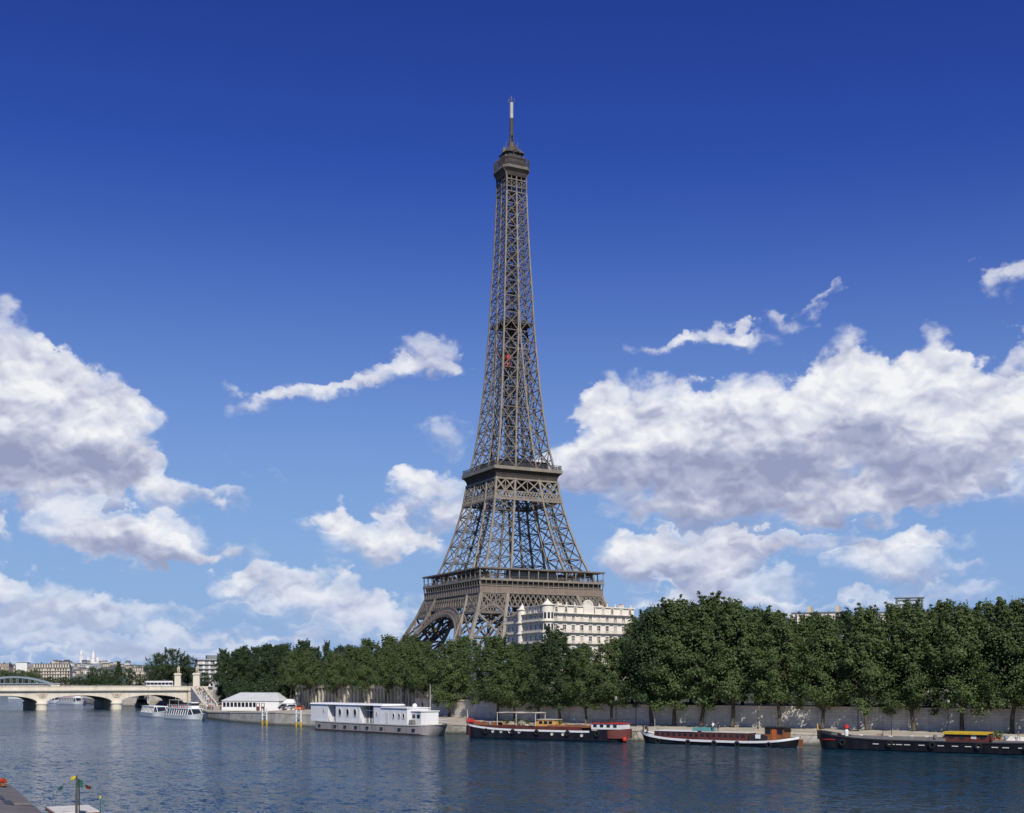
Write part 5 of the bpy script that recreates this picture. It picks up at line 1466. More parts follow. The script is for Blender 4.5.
boxpart('steering_stand', (L / 2 - 5.4, 0, 3.75), (1.8, 2.0, .5), M['dark_metal'], rb_, .8)
rail([(L / 2 - 7.2, -1.9, 3.5), (L / 2 - 1.6, -1.8, 3.5), (L / 2 - 1.6, 1.8, 3.5)], .7, .05, 2, 1.0).build('stern_rail', M['dark_metal'], rb_)
ports(rb_, [(-10.5, 1.45), (-8.6, 1.45), (-6.6, 1.45), (-4.4, 1.45), (3, 1.2), (5.4, 1.2), (9.5, 1.1)], -B / 2 * .97 - .04, .2, M['strake'])
m = MB(); m.lathe((L / 2 - .6, -1.6, .1), [(.08, 0), (.38, .15), (.45, .45), (.36, .75), (.08, .9)], 12); m.build('fender', M['red_paint'], rb_)
m = MB(); m.tube([(-L / 2 + .4, 0, 2.6), (-L / 2 + .2, 0, 5.6)], [.07, .04], 6); m.build('bow_staff', M['boat_white'], rb_)
for x in (-L / 2 + 1.0, -L / 2 + 1.9): m = MB(); m.lathe((x, -.8, 3.1), [(.22, 0), (.22, .6), (.3, .62), (.28, .75), (.05, .8)], 10); m.build('bollard', M['red_paint'], rb_)
# on its deck
def chair(x, y, rz):
    c = rb_.matrix_basis @ Vector((x, y, 2.64)); r = thing('deck_chair', 'slatted wooden deck chair under the barge awning', 'chair', tuple(c), rz, 'chairs under the barge awning')
    boxpart('seat', (0, 0, .42), (.5, .5, .06), M['gold_wood'], r); m = MB(); m.bar((0, .25, .42), (0, .42, 1.0), .5, .05, up=(0, 1, 0), cap=True); m.build('backrest', M['gold_wood'], r)
    for a in (-.22, .22):
        for b_ in (-.22, .22): m = MB(); m.bar((a, b_, 0), (a, b_, .4), .05); m.build('leg', M['gold_wood'], r)
bpy.context.view_layer.update()
for x, y, z in ((-9.2, -.6, .5), (-7.0, .4, 2.6), (-4.6, -.9, 1.1), (-2.6, .3, 4.0)): chair(x, y, z)
def pot_plant(c, label, h=1.0, col='leaf', group='potted plants on the barges'):
    r = thing('potted_plant', label, 'plant', c, 0, group)
    m = MB(); m.lathe((0, 0, 0), [(.2, 0), (.28, .4), (.24, .4), (.2, .3)], 10); m.build('pot', M['orange'], r)
    m = MB(); rn = random.Random(int(abs(c[0]) * 100))
    for _ in range(170):
        p = Vector((rn.gauss(0, .22), rn.gauss(0, .22), .45 + rn.random() * h * .8)); a = Vector((rn.uniform(-1, 1), rn.uniform(-1, 1), rn.uniform(-.5, 1))).normalized() * .12; b_ = a.orthogonal().normalized() * .07
        m.poly([p - a, p - b_, p + a, p + b_])
    m.build('foliage', M[col], r)
for x, lab in ((-8.2, 'potted shrub below the left part of the awning'), (-5.9, 'potted shrub below the middle of the awning'), (-3.4, 'potted shrub below the right part of the awning'), (3.9, 'potted shrub beside the honey coloured skylight')):
    pot_plant(tuple(rb_.matrix_basis @ Vector((x, -1.0, 2.64))), lab)

# --- 3: the slim barge with the white stripe
B = 4.8
sb_, L = barge('river_barge', 'low slim black barge with a white gunwale and orange wheelhouse', P(634, 227.9), P(795, 209.1), B)
hf = lambda x: half(x, L, B, .9, .8, 2.2, 2.4)
zf = lambda x: .95 + 1.35 * max(0, -x / (L / 2)) ** 3.2 + .95 * max(0, x / (L / 2)) ** 4
hull(L, B, zf, hf, rake0=1.2, rake1=1.0).build('hull', M['black_hull'], sb_)
band(L, -L / 2 + .15, L / 2 - .15, lambda x: zf(x) - .40, lambda x: zf(x) - .02, hf, .07, 40).build('gunwale', M['boat_white'], sb_)
tc_ = boxpart('trunk_cabin', (-2.6, 0, 1.5), (18.5, B - 1.3, 1.5), M['maroon'], sb_)
boxpart('cabin_top', (-7.6, 0, 2.32), (8.6, B - 1.0, .14), M['boat_white'], sb_); boxpart('hatch_board', (2.3, 0, 2.31), (9.0, B - 1.1, .12), M['strake'], sb_)
for k in range(16): boxpart('window', (-11.2 + k * 1.14, -(B - 1.3) / 2 - .02, 1.72), (.62, .06, .5), M['glass_dark'], tc_)
boxpart('tarpaulin_cover', (-2.6, 0, 2.72), (3.6, 2.6, .62), M['teal'], sb_, .9)
boxpart('aft_hatch', (8.6, 0, 1.45), (3.4, B - 1.6, 1.0), M['dark_metal'], sb_); boxpart('life_raft', (8.6, -1.6, 1.75), (.9, .3, .7), M['boat_white'], sb_)
wh = boxpart('wheelhouse', (11.5, 0, 2.15), (3.6, 2.9, 2.3), M['wood'], sb_, .97); boxpart('wheelhouse_roof', (11.6, 0, 3.38), (4.6, 3.3, .14), M['dark_metal'], sb_)
for x in (10.4, 12.6): boxpart('window', (x, -1.45, 2.65), (.9, .06, .8), M['glass_dark'], wh)
boxpart('door', (11.5, -1.46, 2.1), (.8, .08, 1.9), M['orange'], wh)
boxpart('rudder', (L / 2 + .15, -.3, .75), (.7, .3, 1.3), M['wood'], sb_)
for a, b_ in (((-L / 2 + .6, 0, 2.0), (-L / 2 + .5, 0, 3.2)), ((-L / 2 + 1.2, .5, 2.0), (-L / 2 + 1.2, .5, 2.7))): m = MB(); m.bar(a, b_, .18, cap=True); m.build('bitt', M['dark_metal'], sb_)
m = MB(); m.tube([(-L / 2 + 3, 0, 2.2), (-L / 2 + 3, 0, 4.4)], [.05, .03], 6); m.build('mast', M['strake'], sb_)

# --- 4: the black barge with the yellow deckhouse, running out of the picture
B = 5.2
kb, L = barge('river_barge', 'long black barge with a yellow roofed deckhouse at the right edge', P(811, 208.2), (X(811, 208.2) + 32.8, 208.2 - 22.9), B)
hf = lambda x: half(x, L, B, .7, .7, 2.4, 2.4)
zf = lambda x: 1.75 + 1.3 * max(0, -x / (L / 2)) ** 4 + .4 * max(0, x / (L / 2)) ** 4
hull(L, B, zf, hf, rake0=1.0, rake1=1.0).build('hull', M['black_hull'], kb)
band(L, -L / 2 + .15, L / 2 - .15, lambda x: zf(x) - .1, lambda x: zf(x) + .1, hf, .08, 40).build('gunwale', M['dark_metal'], kb)
band(L, -L / 2 + .4, -L / 2 + 4.2, lambda x: 1.55, lambda x: 1.66, lambda x: hf(x), .04, 12, -.01).build('bow_stripe', M['red_paint'], kb)
boxpart('hold_cover', (-6.0, 0, 2.0), (16, B - 1.3, .55), M['grey_deck'], kb, .97)
boxpart('after_hold_cover', (13.0, 0, 1.9), (8, B - 1.5, .5), M['grey_deck'], kb, .97)
yc = boxpart('deckhouse', (5.0, 0, 2.4), (6.6, 3.4, 1.5), M['maroon'], kb); boxpart('deckhouse_roof', (5.0, 0, 3.22), (7.0, 3.9, .2), M['yellow'], kb)
boxpart('roof_edge', (5.0, -1.98, 3.12), (7.0, .06, .34), M['yellow'], kb)
for x in (2.8, 4.4, 6.2, 7.6): boxpart('window', (x, -1.72, 2.55), (.8, .06, .55), M['glass_dark'] if x != 6.2 else M['strake'], yc)
for x in (-9, -6.4, -5.2, -3.9, -1.6, 1.4, 3.6, 5.6, 7.2, 9.6, 11.2, 13.5, 15.6): boxpart('hull_window', (x, -hf(x) * .985 - .03, 1.1), (.95, .1, .13), M['strake'], kb)
m = MB(); m.lathe((-14.4, -1.2, 2.2), [(.3, 0), (.34, .5), (.34, .9), (.1, 1.2)], 10); m.cur = 1; m.lathe((-14.4, -1.2, 3.3), [(.05, 0), (.42, .2), (.42, .6), (.05, .8)], 10); m.build('buoy_light', [M['boat_white'], M['red_paint']], kb)
m = MB(); m.tube([(-L / 2 + .3, 0, 1.5), (-L / 2 + .1, 0, 4.1)], [.2, .12], 8); m.build('stem_post', M['gold_wood'], kb)
for x, h in ((-8.8, 3.4), (-7.4, 4.0), (3.0, 2.2), (8.3, 2.4)): m = MB(); m.tube([(x, .4, 2.2), (x, .4, 2.2 + h)], [.06, .04], 6); m.build('mast', M['dark_metal'], kb)
m = MB(); m.hexa([(11.0, -1.6, 2.15), (14.4, -1.5, 2.15), (14.4, .5, 2.15), (11, .5, 2.15), (11.6, -1.2, 2.85), (13.8, -1.0, 2.7), (13.6, .2, 2.6), (11.8, .1, 2.9)]); m.build('tarpaulin_heap', M['strake'], kb)
bpy.context.view_layer.update()
for x, lab in ((9.2, 'potted shrub just right of the yellow deckhouse'), (10.0, 'leafy potted shrub beside the pale tarpaulin heap'), (15.0, 'potted shrub at the right end of the black barge')):
    pot_plant(tuple(kb.matrix_basis @ Vector((x, -.9, 2.15))), lab, 1.3)

# --- deck clutter, fenders and mooring lines
def clutter(root, L, B, hf_, zf_, seed, xs, deck):
    rn = random.Random(seed)
    for x in xs:
        k = rn.random(); y = rn.uniform(-B / 2 + .5, B / 2 - .5)
        if k < .4: boxpart('deck_box', (x, y, deck + .22), (rn.uniform(.6, 1.3), rn.uniform(.4, .8), .44), M[rn.choice(('grey_deck', 'gold_wood', 'boat_white', 'tan_deck'))], root, .95)
        elif k < .65: m = MB(); m.lathe((x, y, deck), [(.16, 0), (.42, .02), (.44, .14), (.36, .26), (.15, .24)], 12); m.build('rope_coil', M['canvas'], root)
        elif k < .85: m = MB(); m.lathe((x, y, deck), [(.26, 0), (.3, .3), (.28, .6), (.05, .62)], 10); m.build('drum', M[rn.choice(('steel_blue', 'maroon', 'grey_deck'))], root)
        else: m = MB(); m.bar((x, y, deck), (x + .3, y, deck + 1.5), .06); m.bar((x + .5, y, deck), (x + .2, y, deck + 1.4), .06); m.bar((x - .2, y, deck + 1.2), (x + 1.0, y, deck + 1.1), .05); m.build('rack', M['tan_deck'], root)
    for k in range(5):
        x = -L * .36 + L * .72 * k / 4 + rn.uniform(-.8, .8); m = MB(); r = .42; z = zf_(x) - .55; y = -hf_(x) - .14
        for q in range(10):
            a, b_ = 2 * math.pi * q / 10, 2 * math.pi * (q + 1) / 10
            m.bar((x + r * math.cos(a), y, z + r * math.sin(a)), (x + r * math.cos(b_), y, z + r * math.sin(b_)), .2, .2, up=(0, 1, 0))
        m.bar((x, y, z + r), (x, y + .1, zf_(x) + .05), .04); m.build('tyre_fender', M['rubber'], root)
M['rubber'] = mat('tyre_rubber', (0.018, 0.018, 0.018), 0.85, 0.2, 2.0)
HF2 = lambda x: half(x, 34.5, 5.2, .75, .75, 2.4, 2.6)
clutter(rb_, 34, 5.2, HF2, lambda x: 2.05, 1, (-15.4, -14.2, -11.8, -8.4, -6.4, -5, -3.2, -1.9, 3.4, 4.6, 6.8, 8.4, 9.6), 2.66)
clutter(sb_, 29, 4.8, lambda x: half(x, 29.5, 4.8, .9, .8, 2.2, 2.4), lambda x: .95, 2, (-13.4, -12.6, 7.2, 7.9, 9.3, 13.7), 1.25)
clutter(kb, 40, 5.2, lambda x: half(x, 40, 5.2, .7, .7, 2.4, 2.4), lambda x: 1.75, 3, (-17, -16, -12.5, -9.5, -7, -4.5, -2, .3, 1.2, 9, 10.5, 12.6, 15.4), 2.2)
def mooring(root, local, bank_s):
    p = root.matrix_basis @ Vector(local)
    i = min(range(len(EDGE)), key=lambda k: 0); best = min(((a.lerp(b_, f / 20)) for a, b_ in zip(EDGE, EDGE[1:]) for f in range(20)), key=lambda q: (q - Vector((p.x + bank_s[0], p.y + bank_s[1]))).length)
    e = best + Vector((.5, .7)); z = 2.75
    inv = root.matrix_basis.inverted(); a, b_ = Vector(local), inv @ Vector((e.x, e.y, z))
    m = MB(); pts = [a.lerp(b_, t_ / 8) - Vector((0, 0, 4 * .35 * (t_ / 8) * (1 - t_ / 8))) for t_ in range(9)]; m.tube(pts, .035, 5); m.build('mooring_line', M['canvas'], root)
    return e
bpy.context.view_layer.update()
ends = [mooring(rb_, (-16.6, 1, 3.1), (-6, 8)), mooring(rb_, (16.4, 1.4, 2.2), (5, 4)), mooring(sb_, (-14, .5, 2.2), (-4, 5)), mooring(sb_, (14, .8, 1.7), (4, 3)), mooring(kb, (-19, .5, 2.9), (-5, 6)), mooring(hb, (-22, 2.6, 2.1), (-4, 5)), mooring(hb, (21, .6, 2.3), (6, 3))]
for e in ends:
    r = thing('quay_bollard', 'black iron mooring bollard on the quay edge holding a barge line', 'bollard', (e.x, e.y, 2.2), 0, 'mooring bollards on the quay edge')
    m = MB(); m.lathe((0, 0, -.3), [(.22, 0), (.2, .6), (.32, .72), (.3, .86), (.06, .92)], 12); m.build('post', M['dark_metal'], r)
    m = MB(); m.lathe((0, 0, -.32), [(.34, 0), (.34, .12), (.2, .14)], 12); m.build('base', M['dark_metal'], r)

# --- white tour boats by the bridge
def tour_boat(label, bow, heading, L, B, s=1.0, group='white tour boats near the bridge', deck=True):
    c = Vector(bow) - Vector((math.cos(heading), math.sin(heading))) * L / 2
    r = thing('tour_boat', label, 'boat', (c.x, c.y, 0), heading, group)
    hf_ = lambda x: half(x, L, B, 1.3, .4, 2.0, 3.0)
    zf_ = lambda x: 1.35 + .75 * max(0, x / (L / 2)) ** 4
    hull(L, B, zf_, hf_, rake1=2.0).build('hull', M['boat_white'], r)
    band(L, -L / 2 + .2, L / 2 - .8, lambda x: -.1, lambda x: .28, lambda x: hf_(x) * .95, .05).build('water_line', M['steel_blue'], r)
    x0, x1 = -L * .38, L * .24
    m = MB(); m.hexa([(x0, -B / 2 + .5, 1.2), (x1 + 2.2, -B / 2 + .8, 1.2), (x1 + 2.2, B / 2 - .8, 1.2), (x0, B / 2 - .5, 1.2), (x0 + .3, -B / 2 + .9, 3.1), (x1, -B / 2 + 1.1, 3.1), (x1, B / 2 - 1.1, 3.1), (x0 + .3, B / 2 - .9, 3.1)])
    g = m.build('glass_saloon', M['glass_dark'], r)
    m = MB(); n = 9
    for k in range(n + 1):
        x = x0 + .1 + (x1 - x0) * k / n
        for sg in (-1, 1): m.bar((x, sg * (B / 2 - .5), 1.25), (x + .15, sg * (B / 2 - .95), 3.1), .16)
    for q in (-.5, .5): m.bar((x1 + 2.25, q * B * .5, 1.3), (x1 + .05, q * B * .45, 3.15), .16)
    for sg in (-1, 1): m.bar((x0, sg * (B / 2 - .5), 1.28), (x1 + 2.25, sg * (B / 2 - .75), 1.28), .18); m.bar((x0, sg * (B / 2 - .93), 3.05), (x1 + .1, sg * (B / 2 - 1.0), 3.05), .18)
    m.bar((x1 + 2.25, -B * .32, 1.3), (x1 + 2.25, B * .32, 1.3), .18); m.bar((x0, -B * .42, 1.28), (x0, B * .42, 1.28), .18)
    m.build('mullion', M['boat_white'], g)
    boxpart('roof', ((x0 + x1) / 2, 0, 3.2), (x1 - x0 + .5, B - 1.5, .22), M['boat_white'], r)
    if deck:
        rail([(x0, -B / 2 + .9, 3.3), (x1, -B / 2 + .9, 3.3), (x1, B / 2 - .9, 3.3), (x0, B / 2 - .9, 3.3)], 1.0, .06, 2, 1.3).build('deck_rail', M['boat_white'], r)
        for k in range(5): boxpart('bench', (x0 + 2.0 + k * (x1 - x0 - 3) / 5, 0, 3.65), (.5, B - 2.6, .5), (M['steel_blue'], M['red_paint'])[k % 2], r)
        w = boxpart('wheelhouse', (x1 - .9, 0, 4.2), (2.0, 2.4, 1.8), M['boat_white'], r, .9); boxpart('window', (x1 - .9, 0, 4.45), (2.02, 2.35, .7), M['glass_dark'], w)
        m = MB(); m.box((x0 + (x1 - x0) * .3, 0, 5.6), ((x1 - x0) * .5, B - 1.8, .12))
        for a in (.08, .52):
            for sg in (-1, 1): m.bar((x0 + (x1 - x0) * a, sg * (B / 2 - 1), 3.3), (x0 + (x1 - x0) * a, sg * (B / 2 - 1), 5.55), .09)
        m.build('sun_canopy', M['canvas'], r)
    m = MB(); m.tube([(x0 + 1, 0, 3.3), (x0 + 1, 0, 7.0)], [.06, .04], 6); m.build('mast', M['strake'], r)
    return r
tour_boat('rounded white glass roofed tour boat, left of two by the bridge', P(166, 381), R(-60), 24, 6.0, deck=False)
tour_boat('white tour boat with benches on its roof, right of two by the bridge', P(204, 354), R(-52), 24, 6.0)
tour_boat('white tour boat seen through the right hand arch', P(141, 520), R(-75), 26, 5.5, group='boats upstream of the bridge')
tour_boat('pale tour boat upstream, through the middle arch', P(84, 575), R(-50), 30, 6, group='boats upstream of the bridge')
tour_boat('pale boat farther upstream on the left of the middle arch', P(63, 610), R(-48), 32, 6, group='boats upstream of the bridge')
tour_boat('white boat far upstream in the left arch', P(34, 735), R(-25), 20, 5, group='boats upstream of the bridge', deck=False)

# --- near boats at bottom left
M['roof_felt'] = mat('weathered_roof_felt', (0.125, 0.115, 0.11), 0.8, 0.2, 0.5, dirt=(0.2, 0.18, 0.17), dirt_amt=0.4, bump=.2)
nb = thing('moored_barge', 'dark grey roofed barge in the bottom left corner', 'boat', (-36.5, 86.0, 0), math.atan2(23, -11.5), 'boats on the near bank')
L, B = 40.0, 6.4
hull(L, B, lambda x: 1.5, lambda x: half(x, L, B, .6, .6)).build('hull', M['black_hull'], nb)
w_ = MB(); w_.box((-1.5, 0, 2.1), (32, 5.0, 1.6)); cabn = w_.build('cabin', M['tan_deck'], nb)
for k in range(9): boxpart('window', (-14 + k * 3.2, -2.52, 2.15), (1.4, .06, .8), M['glass_dark'], cabn)
m = MB(); m.hexa([(-17.8, -2.8, 2.85), (14.8, -2.8, 2.85), (14.8, 2.8, 2.85), (-17.8, 2.8, 2.85), (-17.8, -2.8, 3.0), (14.8, -2.8, 3.0), (14.8, 2.8, 3.0), (-17.8, 2.8, 3.0)])
for sg in (-1, 1): m.hexa([(-17.7, sg * 2.7, 3.01), (14.7, sg * 2.7, 3.01), (14.7, 0, 3.01), (-17.7, 0, 3.01), (-17.7, sg * 2.7, 3.05), (14.7, sg * 2.7, 3.05), (14.7, 0, 3.5), (-17.7, 0, 3.5)])
rf = m.build('roof', M['roof_felt'], nb)
for x, y in ((-8.2, 1.0), (-1.0, -.7), (-4.6, -1.0), (5.0, 1.0)): boxpart('roof_light', (x, y, 3.42 - abs(y) * .13), (2.9, .7, .16), M['dark_metal'], rf)
boxpart('roof_batten', (-5.2, -1.6, 3.3), (.25, 2.0, .1), M['grey_deck'], rf)
nb2 = thing('work_boat', 'small boat with a flat white cabin roof beside the dark barge', 'boat', (-31.2, 88.0, 0), R(-62), 'boats on the near bank')
hull(7.5, 3.6, lambda x: 1.1, lambda x: half(x, 7.5, 3.6, 1.0, .4), n=24).build('hull', M['black_hull'], nb2)
boxpart('cabin', (0, 0, 1.6), (4.0, 2.5, 1.2), M['gold_wood'], nb2); m = MB(); m.box((0, 0, 2.32), (4.6, 2.9, .1)); m.build('roof', M['strake'], nb2); boxpart('roof_rim', (0, 0, 2.2), (4.7, 3.0, .12), M['wood'], nb2)
for s in (-1, 1): boxpart('window', (0, s * 1.27, 1.7), (2.0, .06, .6), M['glass_dark'], nb2)

# ------------------------------------------------------------------ tent, posts, stairs, wall at the bridge
M['tent'] = mat('tent_fabric', (0.76, 0.75, 0.72), 0.7, 0.04, 0.4)
M['tent_roof'] = mat('grey_tent_roof', (0.50, 0.51, 0.50), 0.7, 0.06, 0.4)
tx, td = (X(219, 362) + X(281, 350)) / 2, 357.0
tt = thing('marquee', 'white marquee with a pale grey hipped roof on the quay', 'tent', (tx, td, 2.65), R(-20))
Wt, Dt = 19.0, 10.0
m = MB(); m.box((0, Dt / 2, 1.4), (Wt, Dt, 2.8)); wl = m.build('wall', M['tent'], tt)
m = MB(); a, e = Wt / 2 + .25, 2.82
m.hexa([(-a, -.25, e), (a, -.25, e), (a, Dt + .25, e), (-a, Dt + .25, e), (-a + 3.6, Dt * .45, 5.2), (a - 3.6, Dt * .45, 5.2), (a - 3.6, Dt * .55, 5.2), (-a + 3.6, Dt * .55, 5.2)])
m.build('roof', M['tent_roof'], tt)
for k in range(9):
    x = -Wt / 2 + .9 + k * 1.25; w_ = boxpart('window', (x, -.03, 1.75), (.95, .08, 1.3), M['glass_dark'], wl)
    boxpart('frame', (x + .55, -.06, 1.6), (.12, .1, 2.3), M['tent'], w_)
for x in (2.6, 4.2): boxpart('door', (x, -.03, 1.2), (1.1, .08, 2.2), M['maroon'], wl); boxpart('pane', (x, -.08, 1.7), (.7, .04, .9), M['tent'], wl)
t2 = thing('marquee', 'small white tent annexe at the right end of the marquee', 'tent', (X(286.5, 350), 352, 2.75), R(-20))
boxpart('wall', (0, 2, 1.1), (3.6, 4, 2.2), M['tent'], t2); m = MB(); m.hexa([(-1.9, -.1, 2.22), (1.9, -.1, 2.22), (1.9, 4.1, 2.22), (-1.9, 4.1, 2.22), (-1.2, 1.6, 3.3), (1.2, 1.6, 3.3), (1.2, 2.4, 3.3), (-1.2, 2.4, 3.3)]); m.build('roof', M['tent'], t2)

def gantry(label, px, d, z):
    p = ray_at(px, off(-0.5)); r = thing('mooring_gantry', label, 'gantry', (p.x, p.y, 0), R(-42), 'mooring gantries on the quay wall')
    for x in (-.9, .9):
        m = MB(); m.box((x, 0, (z + 1) / 2 - .5), (.28, .28, z + 1)); po = m.build('post', M['boat_white'], r)
        m = MB(); m.box((x, 0, .55), (.32, .32, 1.1)); m.build('yellow_sleeve', M['yellow'], po)
    m = MB()
    for h in (z - .3, z - 1.3): m.box((0, 0, h), (1.6, .16, .16))
    m.bar((-.8, 0, z - 1.3), (.8, 0, z - .3), .1); m.build('crossbar', M['boat_white'], r)
gantry('white and yellow mooring gantry below the right end of the tent', 264.5, 318, 3.6)
gantry('white and yellow mooring gantry just left of the houseboat stern', 298.5, 300, 3.6)

m = MB(); strip(m, FOOT[9:13], [1.0] * 4, FOOT[9:13], [q + .9 for q in WT[9:13]], True)
tag(m.build('embankment_wall', M['wall']), 'pale stone retaining wall between the bridge stairs and the tent', 'wall')
# stairs from the bridge corner to the quay
s0 = Vector((X(203, 492), 492, 7.8)); s1 = Vector((X(217, 440), 440, 1.9))
st = thing('quay_stairs', 'stone stairs with a sloping parapet from the bridge to the quay', 'stairs', tuple(s0))
dv = s1 - s0; dh = Vector((dv.x, dv.y, 0)); n = Vector((dh.y, -dh.x, 0)).normalized(); rzz = math.atan2(dh.y, dh.x)
m = MB(); N = 34
for k in range(N):
    c = dh * ((k + .5) / N) + n * 2.0; zt = dv.z * (k + 1) / N; m.box((c.x, c.y, (zt - 8) / 2), (dh.length / N, 4.2, zt + 8), rzz)
m.build('step', M['grey_wall'], st)
for w_ in (-.25, 4.3):
    m = MB(); a = n * w_; b_ = a + n * .45
    m.hexa([a + Vector((0, 0, -7)), dh + a + Vector((0, 0, dv.z - 2)), dh + b_ + Vector((0, 0, dv.z - 2)), b_ + Vector((0, 0, -7)), a + Vector((0, 0, 1.1)), dh + a + Vector((0, 0, dv.z + 1.1)), dh + b_ + Vector((0, 0, dv.z + 1.1)), b_ + Vector((0, 0, 1.1))])
    m.build('parapet', M['stone'], st)
kk = thing('kiosk', 'small white kiosk on the street corner right of the pylons', 'kiosk', (X(222, 470), 470, 7.8), R(-15))
boxpart('wall', (0, 0, 1.2), (6.0, 3.5, 2.4), M['grey_wall'], kk); boxpart('roof', (0, 0, 2.6), (6.4, 3.9, .35), M['boat_white'], kk); boxpart('upper_sign', (0, 0, 3.2), (4.8, 2.4, .9), M['boat_white'], kk)
boxpart('counter_opening', (0, -1.77, 1.5), (4.0, .06, 1.0), M['glass_dark'], kk)

# ------------------------------------------------------------------ vehicles
M['car_silver'] = mat('silver_car_paint', (0.45, 0.46, 0.47), 0.25, 0.04, 1.0, metal=.3)
M['car_orange'] = mat('orange_car_paint', (0.60, 0.12, 0.03), 0.3, 0.05, 1.0)
M['car_dark'] = mat('dark_car_paint', (0.03, 0.035, 0.06), 0.25, 0.05, 1.0)
M['tyre'] = mat('tyre', (0.02, 0.02, 0.02), 0.85, 0.1, 1.0)
def car(label, loc, rz, paint, group):
    r = thing('parked_car', label, 'car', loc, rz, group)
    m = MB()
    prof = [(-2.05, .35), (-2.1, .75), (-1.9, .92), (-1.2, .95), (1.0, .92), (1.85, .78), (2.08, .55), (2.05, .3)]
    for sg in (1, -1): m.poly([(x, sg * .82, z) for x, z in (prof if sg < 0 else prof[::-1])])
    for (a, za), (b_, zb) in zip(prof, prof[1:] + prof[:1]): m.poly([(a, -.82, za), (a, .82, za), (b_, .82, zb), (b_, -.82, zb)])
    bd = m.build('body', M[paint], r)
    m = MB(); m.hexa([(-1.65, -.78, .93), (1.0, -.78, .92), (1.0, .78, .92), (-1.65, .78, .93), (-1.15, -.6, 1.4), (.25, -.6, 1.42), (.25, .6, 1.42), (-1.15, .6, 1.4)]); m.build('window', M['glass_dark'], r)
    boxpart('roof', (-.45, 0, 1.43), (1.35, 1.2, .05), M[paint], r)
    for x in (-1.3, 1.3):
        for y in (-.75, .75):
            m = MB(); m.tube([(x, y - .1, .32), (x, y + .1, .32)], .32, 14); wh_ = m.build('wheel', M['tyre'], r)
            m = MB(); m.tube([(x, y - .12, .32), (x, y + .12, .32)], .17, 10); m.build('rim', M['car_silver'], wh_)
    for y in (-.6, .6): boxpart('headlight', (2.06, y, .62), (.05, .3, .15), M['strake'], r)
def qz_at(p):
    best = min(range(n_), key=lambda i: (EDGE[i] - p).length); return QZ[best] + .32
for px, d, pt, lab in ((291, 344, 'car_silver', 'silver car parked right of the tent annexe'), (300, 338, 'car_orange', 'orange red car parked behind the left mooring of the houseboat'), (284, 352, 'car_dark', 'dark car parked behind the tent annexe')):
    car(lab, (X(px, d), d, 3.25), R(-35 + px), pt, 'cars on the quay')
for i, (px, pt) in enumerate(((468, 'car_dark'), (605, 'car_silver'), (690, 'car_dark'), (846, 'car_silver'), (885, 'car_dark'), (938, 'car_dark'))):
    p = ray_at(px, off([q + 4.0 for q in QW])); lab = {468: 'car roof above the wall by the navy barge bow', 605: 'silver car roof above the wall by the barge wheelhouse', 690: 'dark car roof above the wall behind the slim barge', 846: 'silver car roof above the wall left of the yellow deckhouse', 885: 'dark car roof above the wall left of the low boughs', 938: 'dark car roof above the wall right of the low boughs'}[px]
    car(lab, (p.x, p.y, 5.72), R(-36), pt, 'cars on the street above the wall')
c = bl(19.4, 12, 7.85)
bs = thing('tour_coach', 'white coach crossing the stone bridge beside the pylons', 'bus', tuple(c), brz)
boxpart('body', (0, 0, 1.0), (11, 2.5, 1.4), M['boat_white'], bs); boxpart('window', (0, 0, 2.15), (10.9, 2.45, .95), M['glass_dark'], bs); boxpart('roof', (0, 0, 2.95), (11, 2.5, .65), M['boat_white'], bs, .97)
m = MB()
for k in range(8): m.box((-5.3 + k * 1.5, 0, 2.15), (.14, 2.5, .97))
m.build('pillar', M['boat_white'], bs)
for x in (-3.5, 3.8):
    for y in (-1.1, 1.1): m = MB(); m.tube([(x, y - .15, .48), (x, y + .15, .48)], .48, 12); m.build('wheel', M['tyre'], bs)

# ------------------------------------------------------------------ street furniture
def lamp(px, poly, z, h, lab):
    p = ray_at(px, poly); r = thing('lamp_post', lab, 'street lamp', (p.x, p.y, z), 0, 'lamp posts along the quay')
    m = MB(); m.tube([(0, 0, 0), (0, 0, .8), (0, 0, h)], [.14, .09, .055], 8); m.build('pole', M['dark_metal'], r)
    m = MB(); m.lathe((0, 0, h), [(.1, 0), (.24, .12), (.28, .5), (.12, .62), (.03, .75)], 10); m.build('lantern', M['strake'], r)
for px, lab in ((428, 'slim lamp post at the bow of the white houseboat'), (616, 'slim lamp post over the navy barge stern'), (636, 'slim lamp post between the navy and the slim barge'), (758, 'slim lamp post left of the orange wheelhouse'), (858, 'slim lamp post over the fore deck of the black barge'), (948, 'slim lamp post behind the right end of the yellow deckhouse')):
    lamp(px, off([q - 4.5 for q in QW]), 2.3, 5.2, lab)
p = ray_at(986, off([q + 3.0 for q in QW])); bs_ = thing('bus_shelter', 'pale framed bus shelter on the street above the wall at right', 'bus shelter', (p.x, p.y, 5.7), R(-36))
for x in (-2.6, -.9, .9, 2.6): m = MB(); m.bar((x, 0, 0), (x, 0, 2.4), .12); m.build('post', M['strake'], bs_)
boxpart('roof', (0, .6, 2.5), (5.8, 1.8, .14), M['strake'], bs_); boxpart('glass_panel', (0, 1.2, 1.2), (5.2, .05, 1.9), M['glass_dark'], bs_)
p = ray_at(904, off([q + 2.6 for q in QW])); sg_ = thing('road_sign', 'round blue road sign above the wall near the yellow deckhouse', 'sign', (p.x, p.y, 5.7), R(-36))
M['sign_blue'] = mat('sign_blue', (0.02, 0.09, 0.32), 0.4, 0.05, 1.0)
